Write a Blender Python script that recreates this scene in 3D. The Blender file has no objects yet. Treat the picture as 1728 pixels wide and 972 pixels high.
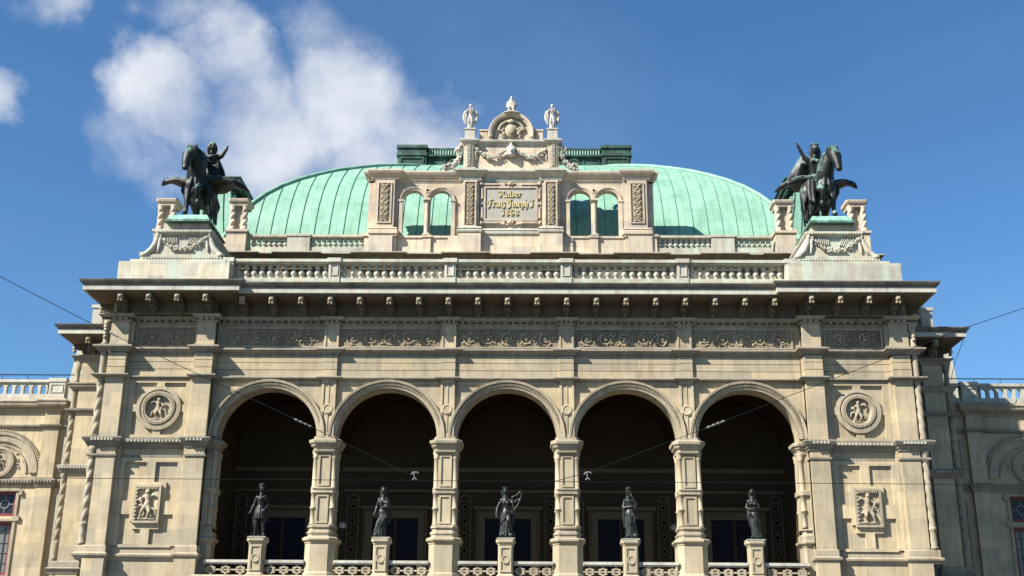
import bpy, bmesh, math, random
from mathutils import Vector, Matrix, Euler
random.seed(7)
R = math.radians
PI = math.pi
SC = bpy.context.scene
COL = SC.collection

# ------------------------------------------------------------------ camera
cam_d = bpy.data.cameras.new('camera')
cam = bpy.data.objects.new('camera', cam_d)
COL.objects.link(cam)
SC.camera = cam
cam_d.sensor_width = 36.0
cam_d.lens = 36.0 * 2000.0 / 1728.0
cam_d.clip_end = 5000
yaw, pitch, roll = R(.849), R(18.55), R(.451)
fwd = Vector((-math.sin(yaw) * math.cos(pitch), math.cos(yaw) * math.cos(pitch), math.sin(pitch)))
rgt = Vector((math.cos(yaw), math.sin(yaw), 0))
upv = rgt.cross(fwd)
r2 = rgt * math.cos(roll) + upv * math.sin(roll)
u2 = -rgt * math.sin(roll) + upv * math.cos(roll)
m = Matrix((r2, u2, -fwd)).transposed().to_4x4()
m.translation = Vector((0.976, -53.5, 1.6))
cam.matrix_world = m

# ------------------------------------------------------------------ sun, sky, exposure
SUN_AZ, SUN_EL = R(55), R(41)          # azimuth left of the facade normal
sd = Vector((-math.sin(SUN_AZ) * math.cos(SUN_EL), -math.cos(SUN_AZ) * math.cos(SUN_EL), math.sin(SUN_EL)))
sun_d = bpy.data.lights.new('sun', 'SUN')
sun = bpy.data.objects.new('sun', sun_d)
COL.objects.link(sun)
sun_d.energy = 5.0
sun_d.angle = R(.5)
sun_d.color = (1.0, .95, .87)
sun.rotation_euler = sd.to_track_quat('Z', 'Y').to_euler()
sun.location = (-60, -40, 60)
SC.view_settings.view_transform = 'Standard'
SC.view_settings.look = 'None'
SC.view_settings.exposure = 1.27
SC.view_settings.gamma = 1

world = bpy.data.worlds.new('World')
SC.world = world
world.use_nodes = True


def build_world():
    nt = world.node_tree
    N, L = nt.nodes, nt.links
    N.clear()
    out = N.new('ShaderNodeOutputWorld')
    bg = N.new('ShaderNodeBackground')
    sky = N.new('ShaderNodeTexSky')
    sky.sky_type = 'NISHITA'
    sky.sun_disc = False
    sky.sun_elevation = SUN_EL
    sky.sun_rotation = math.atan2(sd.x, sd.y)
    sky.air_density = 1.0
    sky.dust_density = 0.3
    sky.ozone_density = 2.0
    tc = N.new('ShaderNodeTexCoord')
    nrm = N.new('ShaderNodeVectorMath'); nrm.operation = 'NORMALIZE'
    L.new(tc.outputs['Generated'], nrm.inputs[0])
    # cloud banks: directions in the sky and angular half sizes
    def math_(op, a, b=None, clamp=False):
        n = N.new('ShaderNodeMath'); n.operation = op; n.use_clamp = clamp
        for i, v in enumerate((a, b)):
            if v is None: continue
            if isinstance(v, (int, float)): n.inputs[i].default_value = v
            else: L.new(v, n.inputs[i])
        return n.outputs[0]
    # warp the direction a little so that bank outlines are ragged
    wn = N.new('ShaderNodeTexNoise'); wn.inputs['Scale'].default_value = 9; wn.inputs['Detail'].default_value = 6
    wn.inputs['Roughness'].default_value = .62
    L.new(nrm.outputs[0], wn.inputs['Vector'])
    ws = N.new('ShaderNodeVectorMath'); ws.operation = 'MULTIPLY_ADD'
    L.new(wn.outputs['Color'], ws.inputs[0])
    ws.inputs[1].default_value = (.085, .085, .085)
    add0 = N.new('ShaderNodeVectorMath'); add0.operation = 'ADD'
    L.new(nrm.outputs[0], add0.inputs[0]); add0.inputs[1].default_value = (-.0425, -.0425, -.0425)
    L.new(add0.outputs[0], ws.inputs[2])
    banks = CLOUDS
    total = None
    for (d, size, amp) in banks:
        vd = N.new('ShaderNodeVectorMath'); vd.operation = 'DISTANCE'
        L.new(ws.outputs[0], vd.inputs[0]); vd.inputs[1].default_value = d
        f = math_('MULTIPLY', vd.outputs['Value'], 1.0 / size)
        f = math_('MULTIPLY', f, f)
        f = math_('SUBTRACT', 1.0, f, True)
        f = math_('MULTIPLY', f, amp)
        total = f if total is None else math_('MAXIMUM', total, f)
    n1 = N.new('ShaderNodeTexNoise'); n1.inputs['Scale'].default_value = 11; n1.inputs['Detail'].default_value = 12
    n1.inputs['Roughness'].default_value = .6; n1.inputs['Distortion'].default_value = .25
    L.new(nrm.outputs[0], n1.inputs['Vector'])
    nn = math_('MULTIPLY', math_('SUBTRACT', n1.outputs['Fac'], .5), 2.6)
    dens = math_('ADD', math_('MULTIPLY', total, 1.78), nn)
    rm = N.new('ShaderNodeMapRange'); rm.interpolation_type = 'SMOOTHSTEP'
    rm.inputs['From Min'].default_value = .42; rm.inputs['From Max'].default_value = 1.85
    L.new(dens, rm.inputs['Value'])
    mask = math_('MULTIPLY', rm.outputs[0], .95)
    gate = math_('MULTIPLY', total, 3.5, True)
    mask = math_('MULTIPLY', mask, gate)
    # faint veil everywhere
    n3 = N.new('ShaderNodeTexNoise'); n3.inputs['Scale'].default_value = 3.5; n3.inputs['Detail'].default_value = 5
    L.new(nrm.outputs[0], n3.inputs['Vector'])
    veil = N.new('ShaderNodeMapRange'); veil.inputs['From Min'].default_value = .45; veil.inputs['From Max'].default_value = .8
    veil.inputs['To Max'].default_value = .09
    L.new(n3.outputs['Fac'], veil.inputs['Value'])
    mask = math_('MAXIMUM', mask, veil.outputs[0])
    n2 = N.new('ShaderNodeTexNoise'); n2.inputs['Scale'].default_value = 11; n2.inputs['Detail'].default_value = 5
    L.new(ws.outputs[0], n2.inputs['Vector'])
    cr = N.new('ShaderNodeValToRGB')
    cr.color_ramp.elements[0].position = .35; cr.color_ramp.elements[0].color = (4.6, 5.0, 5.9, 1)
    cr.color_ramp.elements[1].position = .62; cr.color_ramp.elements[1].color = (6.4, 6.6, 7.0, 1)
    L.new(n2.outputs['Fac'], cr.inputs[0])
    tint = N.new('ShaderNodeMixRGB'); tint.blend_type = 'MULTIPLY'; tint.inputs[0].default_value = 1
    tint.inputs[2].default_value = SKY_TINT
    L.new(sky.outputs[0], tint.inputs[1])
    mix = N.new('ShaderNodeMixRGB')
    L.new(mask, mix.inputs[0]); L.new(tint.outputs[0], mix.inputs[1]); L.new(cr.outputs[0], mix.inputs[2])
    L.new(mix.outputs[0], bg.inputs[0])
    bg.inputs[1].default_value = .057
    L.new(bg.outputs[0], out.inputs[0])


def ray(px, py):
    """Direction in the sky of a spot of the photograph."""
    return tuple((fwd * 2000 + r2 * (px - 864) + u2 * (486 - py)).normalized())


SKY_TINT = (.55, .88, 1.12, 1)
CLOUDS = [(ray(290, 165), .062, 1.0), (ray(380, 110), .058, .95), (ray(450, 230), .085, 1.0),
          (ray(590, 200), .085, 1.0), (ray(700, 240), .06, .85), (ray(530, 40), .055, .62),
          (ray(330, 20), .05, .5), (ray(230, 240), .05, .7), (ray(300, 300), .05, .55), (ray(640, 110), .045, .55),
          (ray(10, 158), .031, .85), (ray(95, -12), .042, .5), (ray(30, -5), .035, .4), (ray(720, 265), .05, .6), (ray(610, 60), .05, .45), (ray(760, 215), .055, .62), (ray(420, 170), .07, .8), (ray(620, 285), .06, .85), (ray(480, 290), .05, .7),
          (ray(-600, 150), .12, .9), (ray(2100, 100), .15, .8)]
build_world()

# ------------------------------------------------------------------ materials
MATS = {}


def new_mat(name):
    mt = bpy.data.materials.new(name); mt.use_nodes = True
    nt = mt.node_tree
    return mt, nt.nodes, nt.links, nt.nodes['Principled BSDF']


def stone(name, c1, c2, dirt=(.5, .45, .36), dirt_amt=.5, blocks=True, rough=.85, bump=.25, patina=0.0, bw=1.05, bh=.42, mortar=.68):
    mt, N, L, b = new_mat(name)
    tc = N.new('ShaderNodeTexCoord')
    sp = N.new('ShaderNodeSeparateXYZ'); L.new(tc.outputs['Object'], sp.inputs[0])
    ad = N.new('ShaderNodeMath'); ad.operation = 'ADD'; L.new(sp.outputs[0], ad.inputs[0]); L.new(sp.outputs[1], ad.inputs[1])
    cb = N.new('ShaderNodeCombineXYZ'); L.new(ad.outputs[0], cb.inputs[0]); L.new(sp.outputs[2], cb.inputs[1])
    n1 = N.new('ShaderNodeTexNoise'); n1.inputs['Scale'].default_value = .9; n1.inputs['Detail'].default_value = 6
    n1.inputs['Roughness'].default_value = .65
    L.new(tc.outputs['Object'], n1.inputs['Vector'])
    rp = N.new('ShaderNodeMapRange'); rp.inputs['From Min'].default_value = .3; rp.inputs['From Max'].default_value = .7
    L.new(n1.outputs['Fac'], rp.inputs['Value'])
    base = N.new('ShaderNodeMixRGB'); base.inputs[1].default_value = (*c1, 1); base.inputs[2].default_value = (*c2, 1)
    L.new(rp.outputs[0], base.inputs[0])
    cur = base.outputs[0]
    if blocks:
        br = N.new('ShaderNodeTexBrick')
        br.inputs['Color1'].default_value = (1.17, 1.11, .99, 1); br.inputs['Color2'].default_value = (.80, .82, .86, 1)
        br.inputs['Mortar'].default_value = (mortar, mortar * .97, mortar * .92, 1)
        br.inputs['Scale'].default_value = 1; br.inputs['Mortar Size'].default_value = .006
        br.inputs['Mortar Smooth'].default_value = .3
        br.inputs['Brick Width'].default_value = bw; br.inputs['Row Height'].default_value = bh
        L.new(cb.outputs[0], br.inputs['Vector'])
        mu = N.new('ShaderNodeMixRGB'); mu.blend_type = 'MULTIPLY'; mu.inputs[0].default_value = .85
        L.new(cur, mu.inputs[1]); L.new(br.outputs['Color'], mu.inputs[2]); cur = mu.outputs[0]
    # broad grey weathering patches
    nb = N.new('ShaderNodeTexNoise'); nb.inputs['Scale'].default_value = .33; nb.inputs['Detail'].default_value = 7; nb.inputs['Roughness'].default_value = .6
    L.new(tc.outputs['Object'], nb.inputs['Vector'])
    rb = N.new('ShaderNodeMapRange'); rb.inputs['From Min'].default_value = .42; rb.inputs['From Max'].default_value = .68; rb.inputs['To Max'].default_value = .75
    L.new(nb.outputs['Fac'], rb.inputs['Value'])
    mb_ = N.new('ShaderNodeMixRGB'); mb_.blend_type = 'MULTIPLY'; mb_.inputs[2].default_value = (.80, .81, .84, 1)
    L.new(rb.outputs[0], mb_.inputs[0]); L.new(cur, mb_.inputs[1]); cur = mb_.outputs[0]
    oi = N.new('ShaderNodeObjectInfo')
    orr = N.new('ShaderNodeMapRange'); orr.inputs['To Min'].default_value = .88; orr.inputs['To Max'].default_value = 1.08
    L.new(oi.outputs['Random'], orr.inputs['Value'])
    m0 = N.new('ShaderNodeMixRGB'); m0.blend_type = 'MULTIPLY'; m0.inputs[0].default_value = 1
    L.new(cur, m0.inputs[1]); L.new(orr.outputs[0], m0.inputs[2]); cur = m0.outputs[0]
    # rain streaks and soot patches
    mp = N.new('ShaderNodeMapping'); mp.inputs['Scale'].default_value = (2.6, 2.6, .45); L.new(tc.outputs['Object'], mp.inputs[0])
    n2 = N.new('ShaderNodeTexNoise'); n2.inputs['Scale'].default_value = 1.4; n2.inputs['Detail'].default_value = 8
    n2.inputs['Roughness'].default_value = .7
    L.new(mp.outputs[0], n2.inputs['Vector'])
    r2_ = N.new('ShaderNodeMapRange'); r2_.inputs['From Min'].default_value = .47; r2_.inputs['From Max'].default_value = .74
    r2_.inputs['To Max'].default_value = dirt_amt
    L.new(n2.outputs['Fac'], r2_.inputs['Value'])
    m2 = N.new('ShaderNodeMixRGB'); m2.blend_type = 'MULTIPLY'; m2.inputs[2].default_value = (*dirt, 1)
    L.new(r2_.outputs[0], m2.inputs[0]); L.new(cur, m2.inputs[1]); cur = m2.outputs[0]
    if patina:
        n4 = N.new('ShaderNodeTexNoise'); n4.inputs['Scale'].default_value = .8; n4.inputs['Detail'].default_value = 4
        L.new(mp.outputs[0], n4.inputs['Vector'])
        r4 = N.new('ShaderNodeMapRange'); r4.inputs['From Min'].default_value = .48; r4.inputs['From Max'].default_value = .66
        r4.inputs['To Max'].default_value = patina
        L.new(n4.outputs['Fac'], r4.inputs['Value'])
        m4 = N.new('ShaderNodeMixRGB'); m4.inputs[2].default_value = (.42, .56, .46, 1)
        L.new(r4.outputs[0], m4.inputs[0]); L.new(cur, m4.inputs[1]); cur = m4.outputs[0]
    L.new(cur, b.inputs['Base Color'])
    b.inputs['Roughness'].default_value = rough
    b.inputs['Specular IOR Level'].default_value = .2
    n3 = N.new('ShaderNodeTexNoise'); n3.inputs['Scale'].default_value = 9; n3.inputs['Detail'].default_value = 8
    n3.inputs['Roughness'].default_value = .7
    L.new(tc.outputs['Object'], n3.inputs['Vector'])
    bp = N.new('ShaderNodeBump'); bp.inputs['Strength'].default_value = bump; bp.inputs['Distance'].default_value = .05
    L.new(n3.outputs['Fac'], bp.inputs['Height']); L.new(bp.outputs[0], b.inputs['Normal'])
    MATS[name] = mt
    return mt


def metal(name, c1, c2, lo=.45, hi=.62, scale=2.5, rough=.6, metallic=0.0, bump=.15, seams=False, updirt=0.0):
    mt, N, L, b = new_mat(name)
    tc = N.new('ShaderNodeTexCoord')
    mp = N.new('ShaderNodeMapping'); mp.inputs['Scale'].default_value = (1, 1, .45); L.new(tc.outputs['Object'], mp.inputs[0])
    n1 = N.new('ShaderNodeTexNoise'); n1.inputs['Scale'].default_value = scale; n1.inputs['Detail'].default_value = 7
    n1.inputs['Roughness'].default_value = .65
    L.new(mp.outputs[0], n1.inputs['Vector'])
    fac = n1.outputs['Fac']
    if updirt:
        ge = N.new('ShaderNodeNewGeometry'); sp = N.new('ShaderNodeSeparateXYZ'); L.new(ge.outputs['Normal'], sp.inputs[0])
        ml = N.new('ShaderNodeMath'); ml.operation = 'MULTIPLY_ADD'; ml.inputs[1].default_value = updirt
        L.new(sp.outputs[2], ml.inputs[0]); L.new(fac, ml.inputs[2]); fac = ml.outputs[0]
    rp = N.new('ShaderNodeMapRange'); rp.inputs['From Min'].default_value = lo; rp.inputs['From Max'].default_value = hi
    L.new(fac, rp.inputs['Value'])
    mx = N.new('ShaderNodeMixRGB'); mx.inputs[1].default_value = (*c1, 1); mx.inputs[2].default_value = (*c2, 1)
    L.new(rp.outputs[0], mx.inputs[0])
    cur = mx.outputs[0]
    if seams:
        sp2 = N.new('ShaderNodeSeparateXYZ'); L.new(tc.outputs['Object'], sp2.inputs[0])
        cb = N.new('ShaderNodeCombineXYZ'); L.new(sp2.outputs[2], cb.inputs[0]); L.new(sp2.outputs[0], cb.inputs[1])
        br = N.new('ShaderNodeTexBrick')
        br.inputs['Color1'].default_value = (1.05, 1.04, 1.03, 1); br.inputs['Color2'].default_value = (.93, .95, .96, 1)
        br.inputs['Mortar'].default_value = (.6, .66, .63, 1)
        br.inputs['Scale'].default_value = 1; br.inputs['Mortar Size'].default_value = .022
        br.inputs['Brick Width'].default_value = .8; br.inputs['Row Height'].default_value = .8
        L.new(cb.outputs[0], br.inputs['Vector'])
        mu = N.new('ShaderNodeMixRGB'); mu.blend_type = 'MULTIPLY'; mu.inputs[0].default_value = .55
        L.new(cur, mu.inputs[1]); L.new(br.outputs['Color'], mu.inputs[2]); cur = mu.outputs[0]
    L.new(cur, b.inputs['Base Color'])
    b.inputs['Roughness'].default_value = rough; b.inputs['Metallic'].default_value = metallic; b.inputs['Specular IOR Level'].default_value = .35
    bp = N.new('ShaderNodeBump'); bp.inputs['Strength'].default_value = bump; bp.inputs['Distance'].default_value = .03
    n3 = N.new('ShaderNodeTexNoise'); n3.inputs['Scale'].default_value = 14; n3.inputs['Detail'].default_value = 5
    L.new(tc.outputs['Object'], n3.inputs['Vector'])
    L.new(n3.outputs['Fac'], bp.inputs['Height']); L.new(bp.outputs[0], b.inputs['Normal'])
    MATS[name] = mt
    return mt


def plain(name, c, rough=.7, metallic=0.0, spec=.5):
    mt, N, L, b = new_mat(name)
    n1 = N.new('ShaderNodeTexNoise'); n1.inputs['Scale'].default_value = 6; n1.inputs['Detail'].default_value = 5
    rp = N.new('ShaderNodeMapRange'); rp.inputs['To Min'].default_value = .75; rp.inputs['To Max'].default_value = 1.25
    L.new(n1.outputs['Fac'], rp.inputs['Value'])
    mx = N.new('ShaderNodeMixRGB'); mx.blend_type = 'MULTIPLY'; mx.inputs[0].default_value = 1
    mx.inputs[1].default_value = (*c, 1); L.new(rp.outputs[0], mx.inputs[2])
    L.new(mx.outputs[0], b.inputs['Base Color'])
    b.inputs['Roughness'].default_value = rough; b.inputs['Metallic'].default_value = metallic
    b.inputs['Specular IOR Level'].default_value = spec
    MATS[name] = mt
    return mt


STONE = stone('warm_limestone', (.44, .372, .258), (.355, .297, .205), dirt_amt=.65, bw=1.5, bh=.62)
SHAFT = stone('smooth_limestone', (0.418, 0.353, 0.239), (0.350, 0.289, 0.190), blocks=False, dirt_amt=.45)
PALE = stone('bleached_limestone', (0.456, 0.426, 0.350), (0.380, 0.357, 0.289), dirt=(.45, .44, .38), dirt_amt=.55, patina=.4, bw=1.5, bh=.58, mortar=.5)
TRIM = stone('trim_limestone', (0.395, 0.334, 0.236), (0.304, 0.258, 0.182), dirt=(.42, .38, .3), dirt_amt=.75, blocks=False)
PTRIM = stone('bleached_trim', (0.471, 0.437, 0.365), (0.380, 0.350, 0.285), dirt=(.38, .36, .31), dirt_amt=.7, blocks=False, patina=.25)
ATTIC = stone('attic_limestone', (.53, .455, .36), (.45, .38, .295), dirt=(.5, .43, .34), dirt_amt=.7, bw=1.4, bh=.5)
DARKST = stone('soot_shade_limestone', (.10, .076, .052), (.15, .118, .08), blocks=False, dirt_amt=.7)  # soot plus the shade under overhangs, both put into the colour
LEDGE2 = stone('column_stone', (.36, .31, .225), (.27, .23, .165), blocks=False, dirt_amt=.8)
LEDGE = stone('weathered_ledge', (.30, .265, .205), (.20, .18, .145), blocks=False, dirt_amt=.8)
MIDST = stone('relief_stone', (.40, .33, .225), (.30, .245, .165), blocks=False, dirt_amt=.7)
DARKBACK = stone('dark_backing_stone', (.17, .135, .09), (.26, .21, .14), dirt=(.5, .48, .42), dirt_amt=.8, blocks=False)  # darker stone behind carved reliefs, for contrast
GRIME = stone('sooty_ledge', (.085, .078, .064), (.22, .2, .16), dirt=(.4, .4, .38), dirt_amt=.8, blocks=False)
STATUE = stone('carved_marble', (0.471, 0.433, 0.372), (0.380, 0.350, 0.296), dirt=(.4, .37, .32), dirt_amt=.8, blocks=False, bump=.15)
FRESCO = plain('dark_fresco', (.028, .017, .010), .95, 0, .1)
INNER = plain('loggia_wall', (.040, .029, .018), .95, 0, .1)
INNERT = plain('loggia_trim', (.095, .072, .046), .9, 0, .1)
DADO = plain('red_marble_dado', (.05, .012, .010), .5)
COPPER = metal('green_copper', (.125, .255, .185), (.20, .355, .265), .30, .60, 1.1, .62, seams=True)
COPPERP = metal('copper_roll', (.18, .33, .25), (.25, .40, .31), .4, .6, 1.5, .6)
SEAM = plain('copper_seam', (.075, .21, .15), .7)
DCOPPER = metal('dark_copper', (.018, .04, .03), (.06, .15, .11), .48, .76, 1.6, .65)
BRONZE = metal('dark_bronze', (.012, .014, .012), (.08, .12, .10), .62, .92, 2.6, .45, 0, .3, updirt=.2)
BRONZEP = metal('patinated_bronze', (.0055, .007, .006), (.13, .28, .21), .66, .92, 1.7, .5, 0, .35, updirt=.42)
BRONZEG = metal('green_bronze', (.007, .009, .008), (.18, .33, .27), .56, .82, 1.9, .5, 0, .35, updirt=.30)
BASEG = metal('bronze_base', (.05, .11, .08), (.24, .47, .35), .42, .75, 2.2, .6, updirt=.25)
GILT = plain('gilt_letters', (.62, .50, .24), .45, .3)
PLAQ = stone('plaque_marble', (0.380, 0.357, 0.304), (0.319, 0.304, 0.258), dirt=(.7, .68, .62), dirt_amt=.4, blocks=False, bump=.08)
REDW = plain('red_window_paint', (.15, .014, .024), .5)
WBAR = plain('white_glazing_bar', (.34, .34, .32), .6)
BBAR = plain('dark_glazing_bar', (.03, .02, .02), .6)
CURT = plain('curtained_pane', (.13, .14, .13), .35)
WIRE = plain('wire_rubber', (.012, .012, .013), .9, 0, .05)
PORC = plain('grey_insulator', (.12, .12, .115), .4)


def glass_mat():
    mt, N, L, b = new_mat('window_glass')
    b.inputs['Base Color'].default_value = (.02, .024, .03, 1)
    b.inputs['Roughness'].default_value = .12; b.inputs['Specular IOR Level'].default_value = .25
    n = N.new('ShaderNodeTexNoise'); n.inputs['Scale'].default_value = 1.3
    bp = N.new('ShaderNodeBump'); bp.inputs['Strength'].default_value = .08; bp.inputs['Distance'].default_value = .1
    L.new(n.outputs['Fac'], bp.inputs['Height']); L.new(bp.outputs[0], b.inputs['Normal'])
    return mt


GLASS = glass_mat()
DGLASS = plain('door_glass', (.006, .006, .012), .6, 0, .1)
GLOBE = plain('opal_globe', (.3, .29, .26), .3)


def ground_mat(name, c1, c2, scale):
    mt, N, L, b = new_mat(name)
    tc = N.new('ShaderNodeTexCoord')
    n = N.new('ShaderNodeTexNoise'); n.inputs['Scale'].default_value = scale; n.inputs['Detail'].default_value = 9
    L.new(tc.outputs['Object'], n.inputs['Vector'])
    mx = N.new('ShaderNodeMixRGB'); mx.inputs[1].default_value = (*c1, 1); mx.inputs[2].default_value = (*c2, 1)
    L.new(n.outputs['Fac'], mx.inputs[0]); L.new(mx.outputs[0], b.inputs['Base Color'])
    b.inputs['Roughness'].default_value = .9
    bp = N.new('ShaderNodeBump'); bp.inputs['Strength'].default_value = .3; bp.inputs['Distance'].default_value = .01
    L.new(n.outputs['Fac'], bp.inputs['Height']); L.new(bp.outputs[0], b.inputs['Normal'])
    return mt


ASPH = ground_mat('asphalt', (.045, .045, .048), (.07, .07, .07), 3)
PAVE = ground_mat('paving', (.075, .07, .062), (.11, .10, .09), 1.5)
WPAINT = plain('road_paint', (.7, .7, .68), .6)
RAILM = plain('rail_steel', (.25, .25, .26), .35, .9)


# ------------------------------------------------------------------ mesh helpers
class MB:
    def __init__(s): s.v = []; s.f = []

    def add(s, vs, fs):
        o = len(s.v); s.v += [tuple(v) for v in vs]; s.f += [tuple(i + o for i in f) for f in fs]
        return s

    def box(s, x0, x1, y0, y1, z0, z1):
        return s.add([(x0, y0, z0), (x1, y0, z0), (x1, y1, z0), (x0, y1, z0), (x0, y0, z1), (x1, y0, z1), (x1, y1, z1), (x0, y1, z1)],
                     [(0, 3, 2, 1), (4, 5, 6, 7), (0, 1, 5, 4), (1, 2, 6, 5), (2, 3, 7, 6), (3, 0, 4, 7)])

    def frustum(s, cx, cy, z0, z1, a0, b0, a1, b1, dy=0):
        return s.add([(cx - a0, cy - b0, z0), (cx + a0, cy - b0, z0), (cx + a0, cy + b0, z0), (cx - a0, cy + b0, z0),
                      (cx - a1, cy + dy - b1, z1), (cx + a1, cy + dy - b1, z1), (cx + a1, cy + dy + b1, z1), (cx - a1, cy + dy + b1, z1)],
                     [(0, 3, 2, 1), (4, 5, 6, 7), (0, 1, 5, 4), (1, 2, 6, 5), (2, 3, 7, 6), (3, 0, 4, 7)])

    def sweep(s, path, prof, closed=False, caps=True):
        """path: plan points, prof: (out, z); outward is to the right of travel."""
        n = len(path); P = [Vector(p) for p in path]; k = len(prof)
        vs = []
        for i in range(n):
            if closed:
                a, b = P[i - 1], P[(i + 1) % n]
            else:
                a = P[i - 1] if i > 0 else None; b = P[i + 1] if i < n - 1 else None
            ns = []
            if a is not None:
                d = (P[i] - a).normalized(); ns.append(Vector((d.y, -d.x)))
            if b is not None:
                d = (b - P[i]).normalized(); ns.append(Vector((d.y, -d.x)))
            if len(ns) == 2:
                mN = (ns[0] + ns[1])
                mN = mN / max(.25, mN.dot(ns[0])) if mN.length > 1e-6 else ns[0]
            else: mN = ns[0]
            for (o, z) in prof: vs.append((P[i].x + mN.x * o, P[i].y + mN.y * o, z))
        fs = []
        for i in range(n if closed else n - 1):
            j = (i + 1) % n
            for q in range(k - 1): fs.append((i * k + q, j * k + q, j * k + q + 1, i * k + q + 1))
        if caps and not closed:
            fs.append(tuple(range(k))); fs.append(tuple((n - 1) * k + q for q in range(k)))
        if caps and closed:
            fs.append(tuple(i * k for i in range(n))); fs.append(tuple(i * k + k - 1 for i in range(n)))
        return s.add(vs, fs)

    def lathe(s, c, prof, seg=12, axis='z'):
        vs = []; k = len(prof)
        for i in range(seg):
            a = 2 * PI * i / seg
            for (r, z) in prof:
                if axis == 'z': vs.append((c[0] + r * math.cos(a), c[1] + r * math.sin(a), c[2] + z))
                elif axis == 'y': vs.append((c[0] + r * math.cos(a), c[1] + z, c[2] + r * math.sin(a)))
        fs = []
        for i in range(seg):
            j = (i + 1) % seg
            for q in range(k - 1): fs.append((i * k + q, j * k + q, j * k + q + 1, i * k + q + 1))
        fs.append(tuple(i * k for i in range(seg))); fs.append(tuple(i * k + k - 1 for i in range(seg)))
        return s.add(vs, fs)

    def arc(s, cx, zc, prof, a0=0, a1=PI, n=40):
        """prof: (radius, y); swept round (cx, zc) in the xz plane."""
        k = len(prof); vs = []
        for i in range(n + 1):
            a = a0 + (a1 - a0) * i / n
            for (r, y) in prof: vs.append((cx + r * math.cos(a), y, zc + r * math.sin(a)))
        fs = [(i * k + q, (i + 1) * k + q, (i + 1) * k + q + 1, i * k + q + 1) for i in range(n) for q in range(k - 1)]
        return s.add(vs, fs)

    def tube(s, pts, r, seg=8, caps=True):
        P = [Vector(p) for p in pts]; n = len(P)
        rs = r if isinstance(r, (list, tuple)) else [r] * n
        vs = []; up = None
        for i in range(n):
            t = (P[min(i + 1, n - 1)] - P[max(i - 1, 0)]).normalized()
            if up is None:
                up = Vector((0, 0, 1)) if abs(t.z) < .9 else Vector((0, 1, 0))
            a = t.cross(up).normalized(); b = a.cross(t).normalized(); up = b
            for q in range(seg):
                g = 2 * PI * q / seg
                vs.append(P[i] + (a * math.cos(g) + b * math.sin(g)) * rs[i])
        fs = [(i * seg + q, i * seg + (q + 1) % seg, (i + 1) * seg + (q + 1) % seg, (i + 1) * seg + q) for i in range(n - 1) for q in range(seg)]
        if caps:
            fs.append(tuple(range(seg))); fs.append(tuple((n - 1) * seg + q for q in range(seg)))
        return s.add(vs, fs)

    def ball(s, c, r, rot=None, seg=8, rings=6):
        """ellipsoid, r scalar or triple"""
        if not isinstance(r, (list, tuple)): r = (r, r, r)
        c = Vector(c); M = Euler(rot).to_matrix() if rot else Matrix.Identity(3)
        vs = []; fs = []
        for j in range(1, rings):
            t = PI * j / rings
            for i in range(seg):
                a = 2 * PI * i / seg
                vs.append(c + M @ Vector((r[0] * math.sin(t) * math.cos(a), r[1] * math.sin(t) * math.sin(a), r[2] * math.cos(t))))
        vs.append(c + M @ Vector((0, 0, r[2]))); vs.append(c - M @ Vector((0, 0, r[2])))
        top = len(vs) - 2; bot = len(vs) - 1
        for j in range(rings - 2):
            for i in range(seg):
                k = (i + 1) % seg
                fs.append((j * seg + i, (j + 1) * seg + i, (j + 1) * seg + k, j * seg + k))
        for i in range(seg):
            k = (i + 1) % seg
            fs.append((top, i, k)); fs.append((bot, (rings - 2) * seg + k, (rings - 2) * seg + i))
        return s.add(vs, fs)

    def cap(s, p0, p1, r0, r1=None, seg=10, sc=None):
        """tapered capsule as one closed solid"""
        if r1 is None: r1 = r0
        p0, p1 = Vector(p0), Vector(p1); d = p1 - p0; l = d.length
        if l < 1e-6: return s.ball(p0, r0)
        d /= l
        a = d.orthogonal().normalized(); b = d.cross(a)
        prof = [(-r0 * .98, r0 * .2), (-r0 * .7, r0 * .71), (0, r0), (l, r1), (l + r1 * .7, r1 * .71), (l + r1 * .98, r1 * .2)]
        vs = []
        for (t, r) in prof:
            for i in range(seg):
                g = 2 * PI * i / seg
                vs.append(p0 + d * t + (a * math.cos(g) + b * math.sin(g)) * r)
        fs = [(j * seg + i, j * seg + (i + 1) % seg, (j + 1) * seg + (i + 1) % seg, (j + 1) * seg + i) for j in range(len(prof) - 1) for i in range(seg)]
        fs.append(tuple(range(seg))[::-1]); fs.append(tuple((len(prof) - 1) * seg + i for i in range(seg)))
        return s.add(vs, fs)

    def limb(s, pts, rs, seg=10):
        for i in range(len(pts) - 1): s.cap(pts[i], pts[i + 1], rs[i], rs[i + 1], seg)
        return s

    def mirror(s):
        s.v = [(-x, y, z) for (x, y, z) in s.v]; s.f = [tuple(reversed(f)) for f in s.f]
        return s

    def mesh(s, name, mat, smooth=False):
        me = bpy.data.meshes.new(name)
        me.from_pydata(s.v, [], s.f)
        bm = bmesh.new(); bm.from_mesh(me)
        bmesh.ops.recalc_face_normals(bm, faces=bm.faces)
        bm.to_mesh(me); bm.free()
        me.materials.append(mat)
        if smooth:
            for p in me.polygons: p.use_smooth = True
        return me

    def build(s, name, mat, parent=None, smooth=False, loc=None):
        o = bpy.data.objects.new(name, s.mesh(name, mat, smooth))
        COL.objects.link(o)
        if parent: o.parent = parent
        if loc: o.location = loc
        return o

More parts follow.
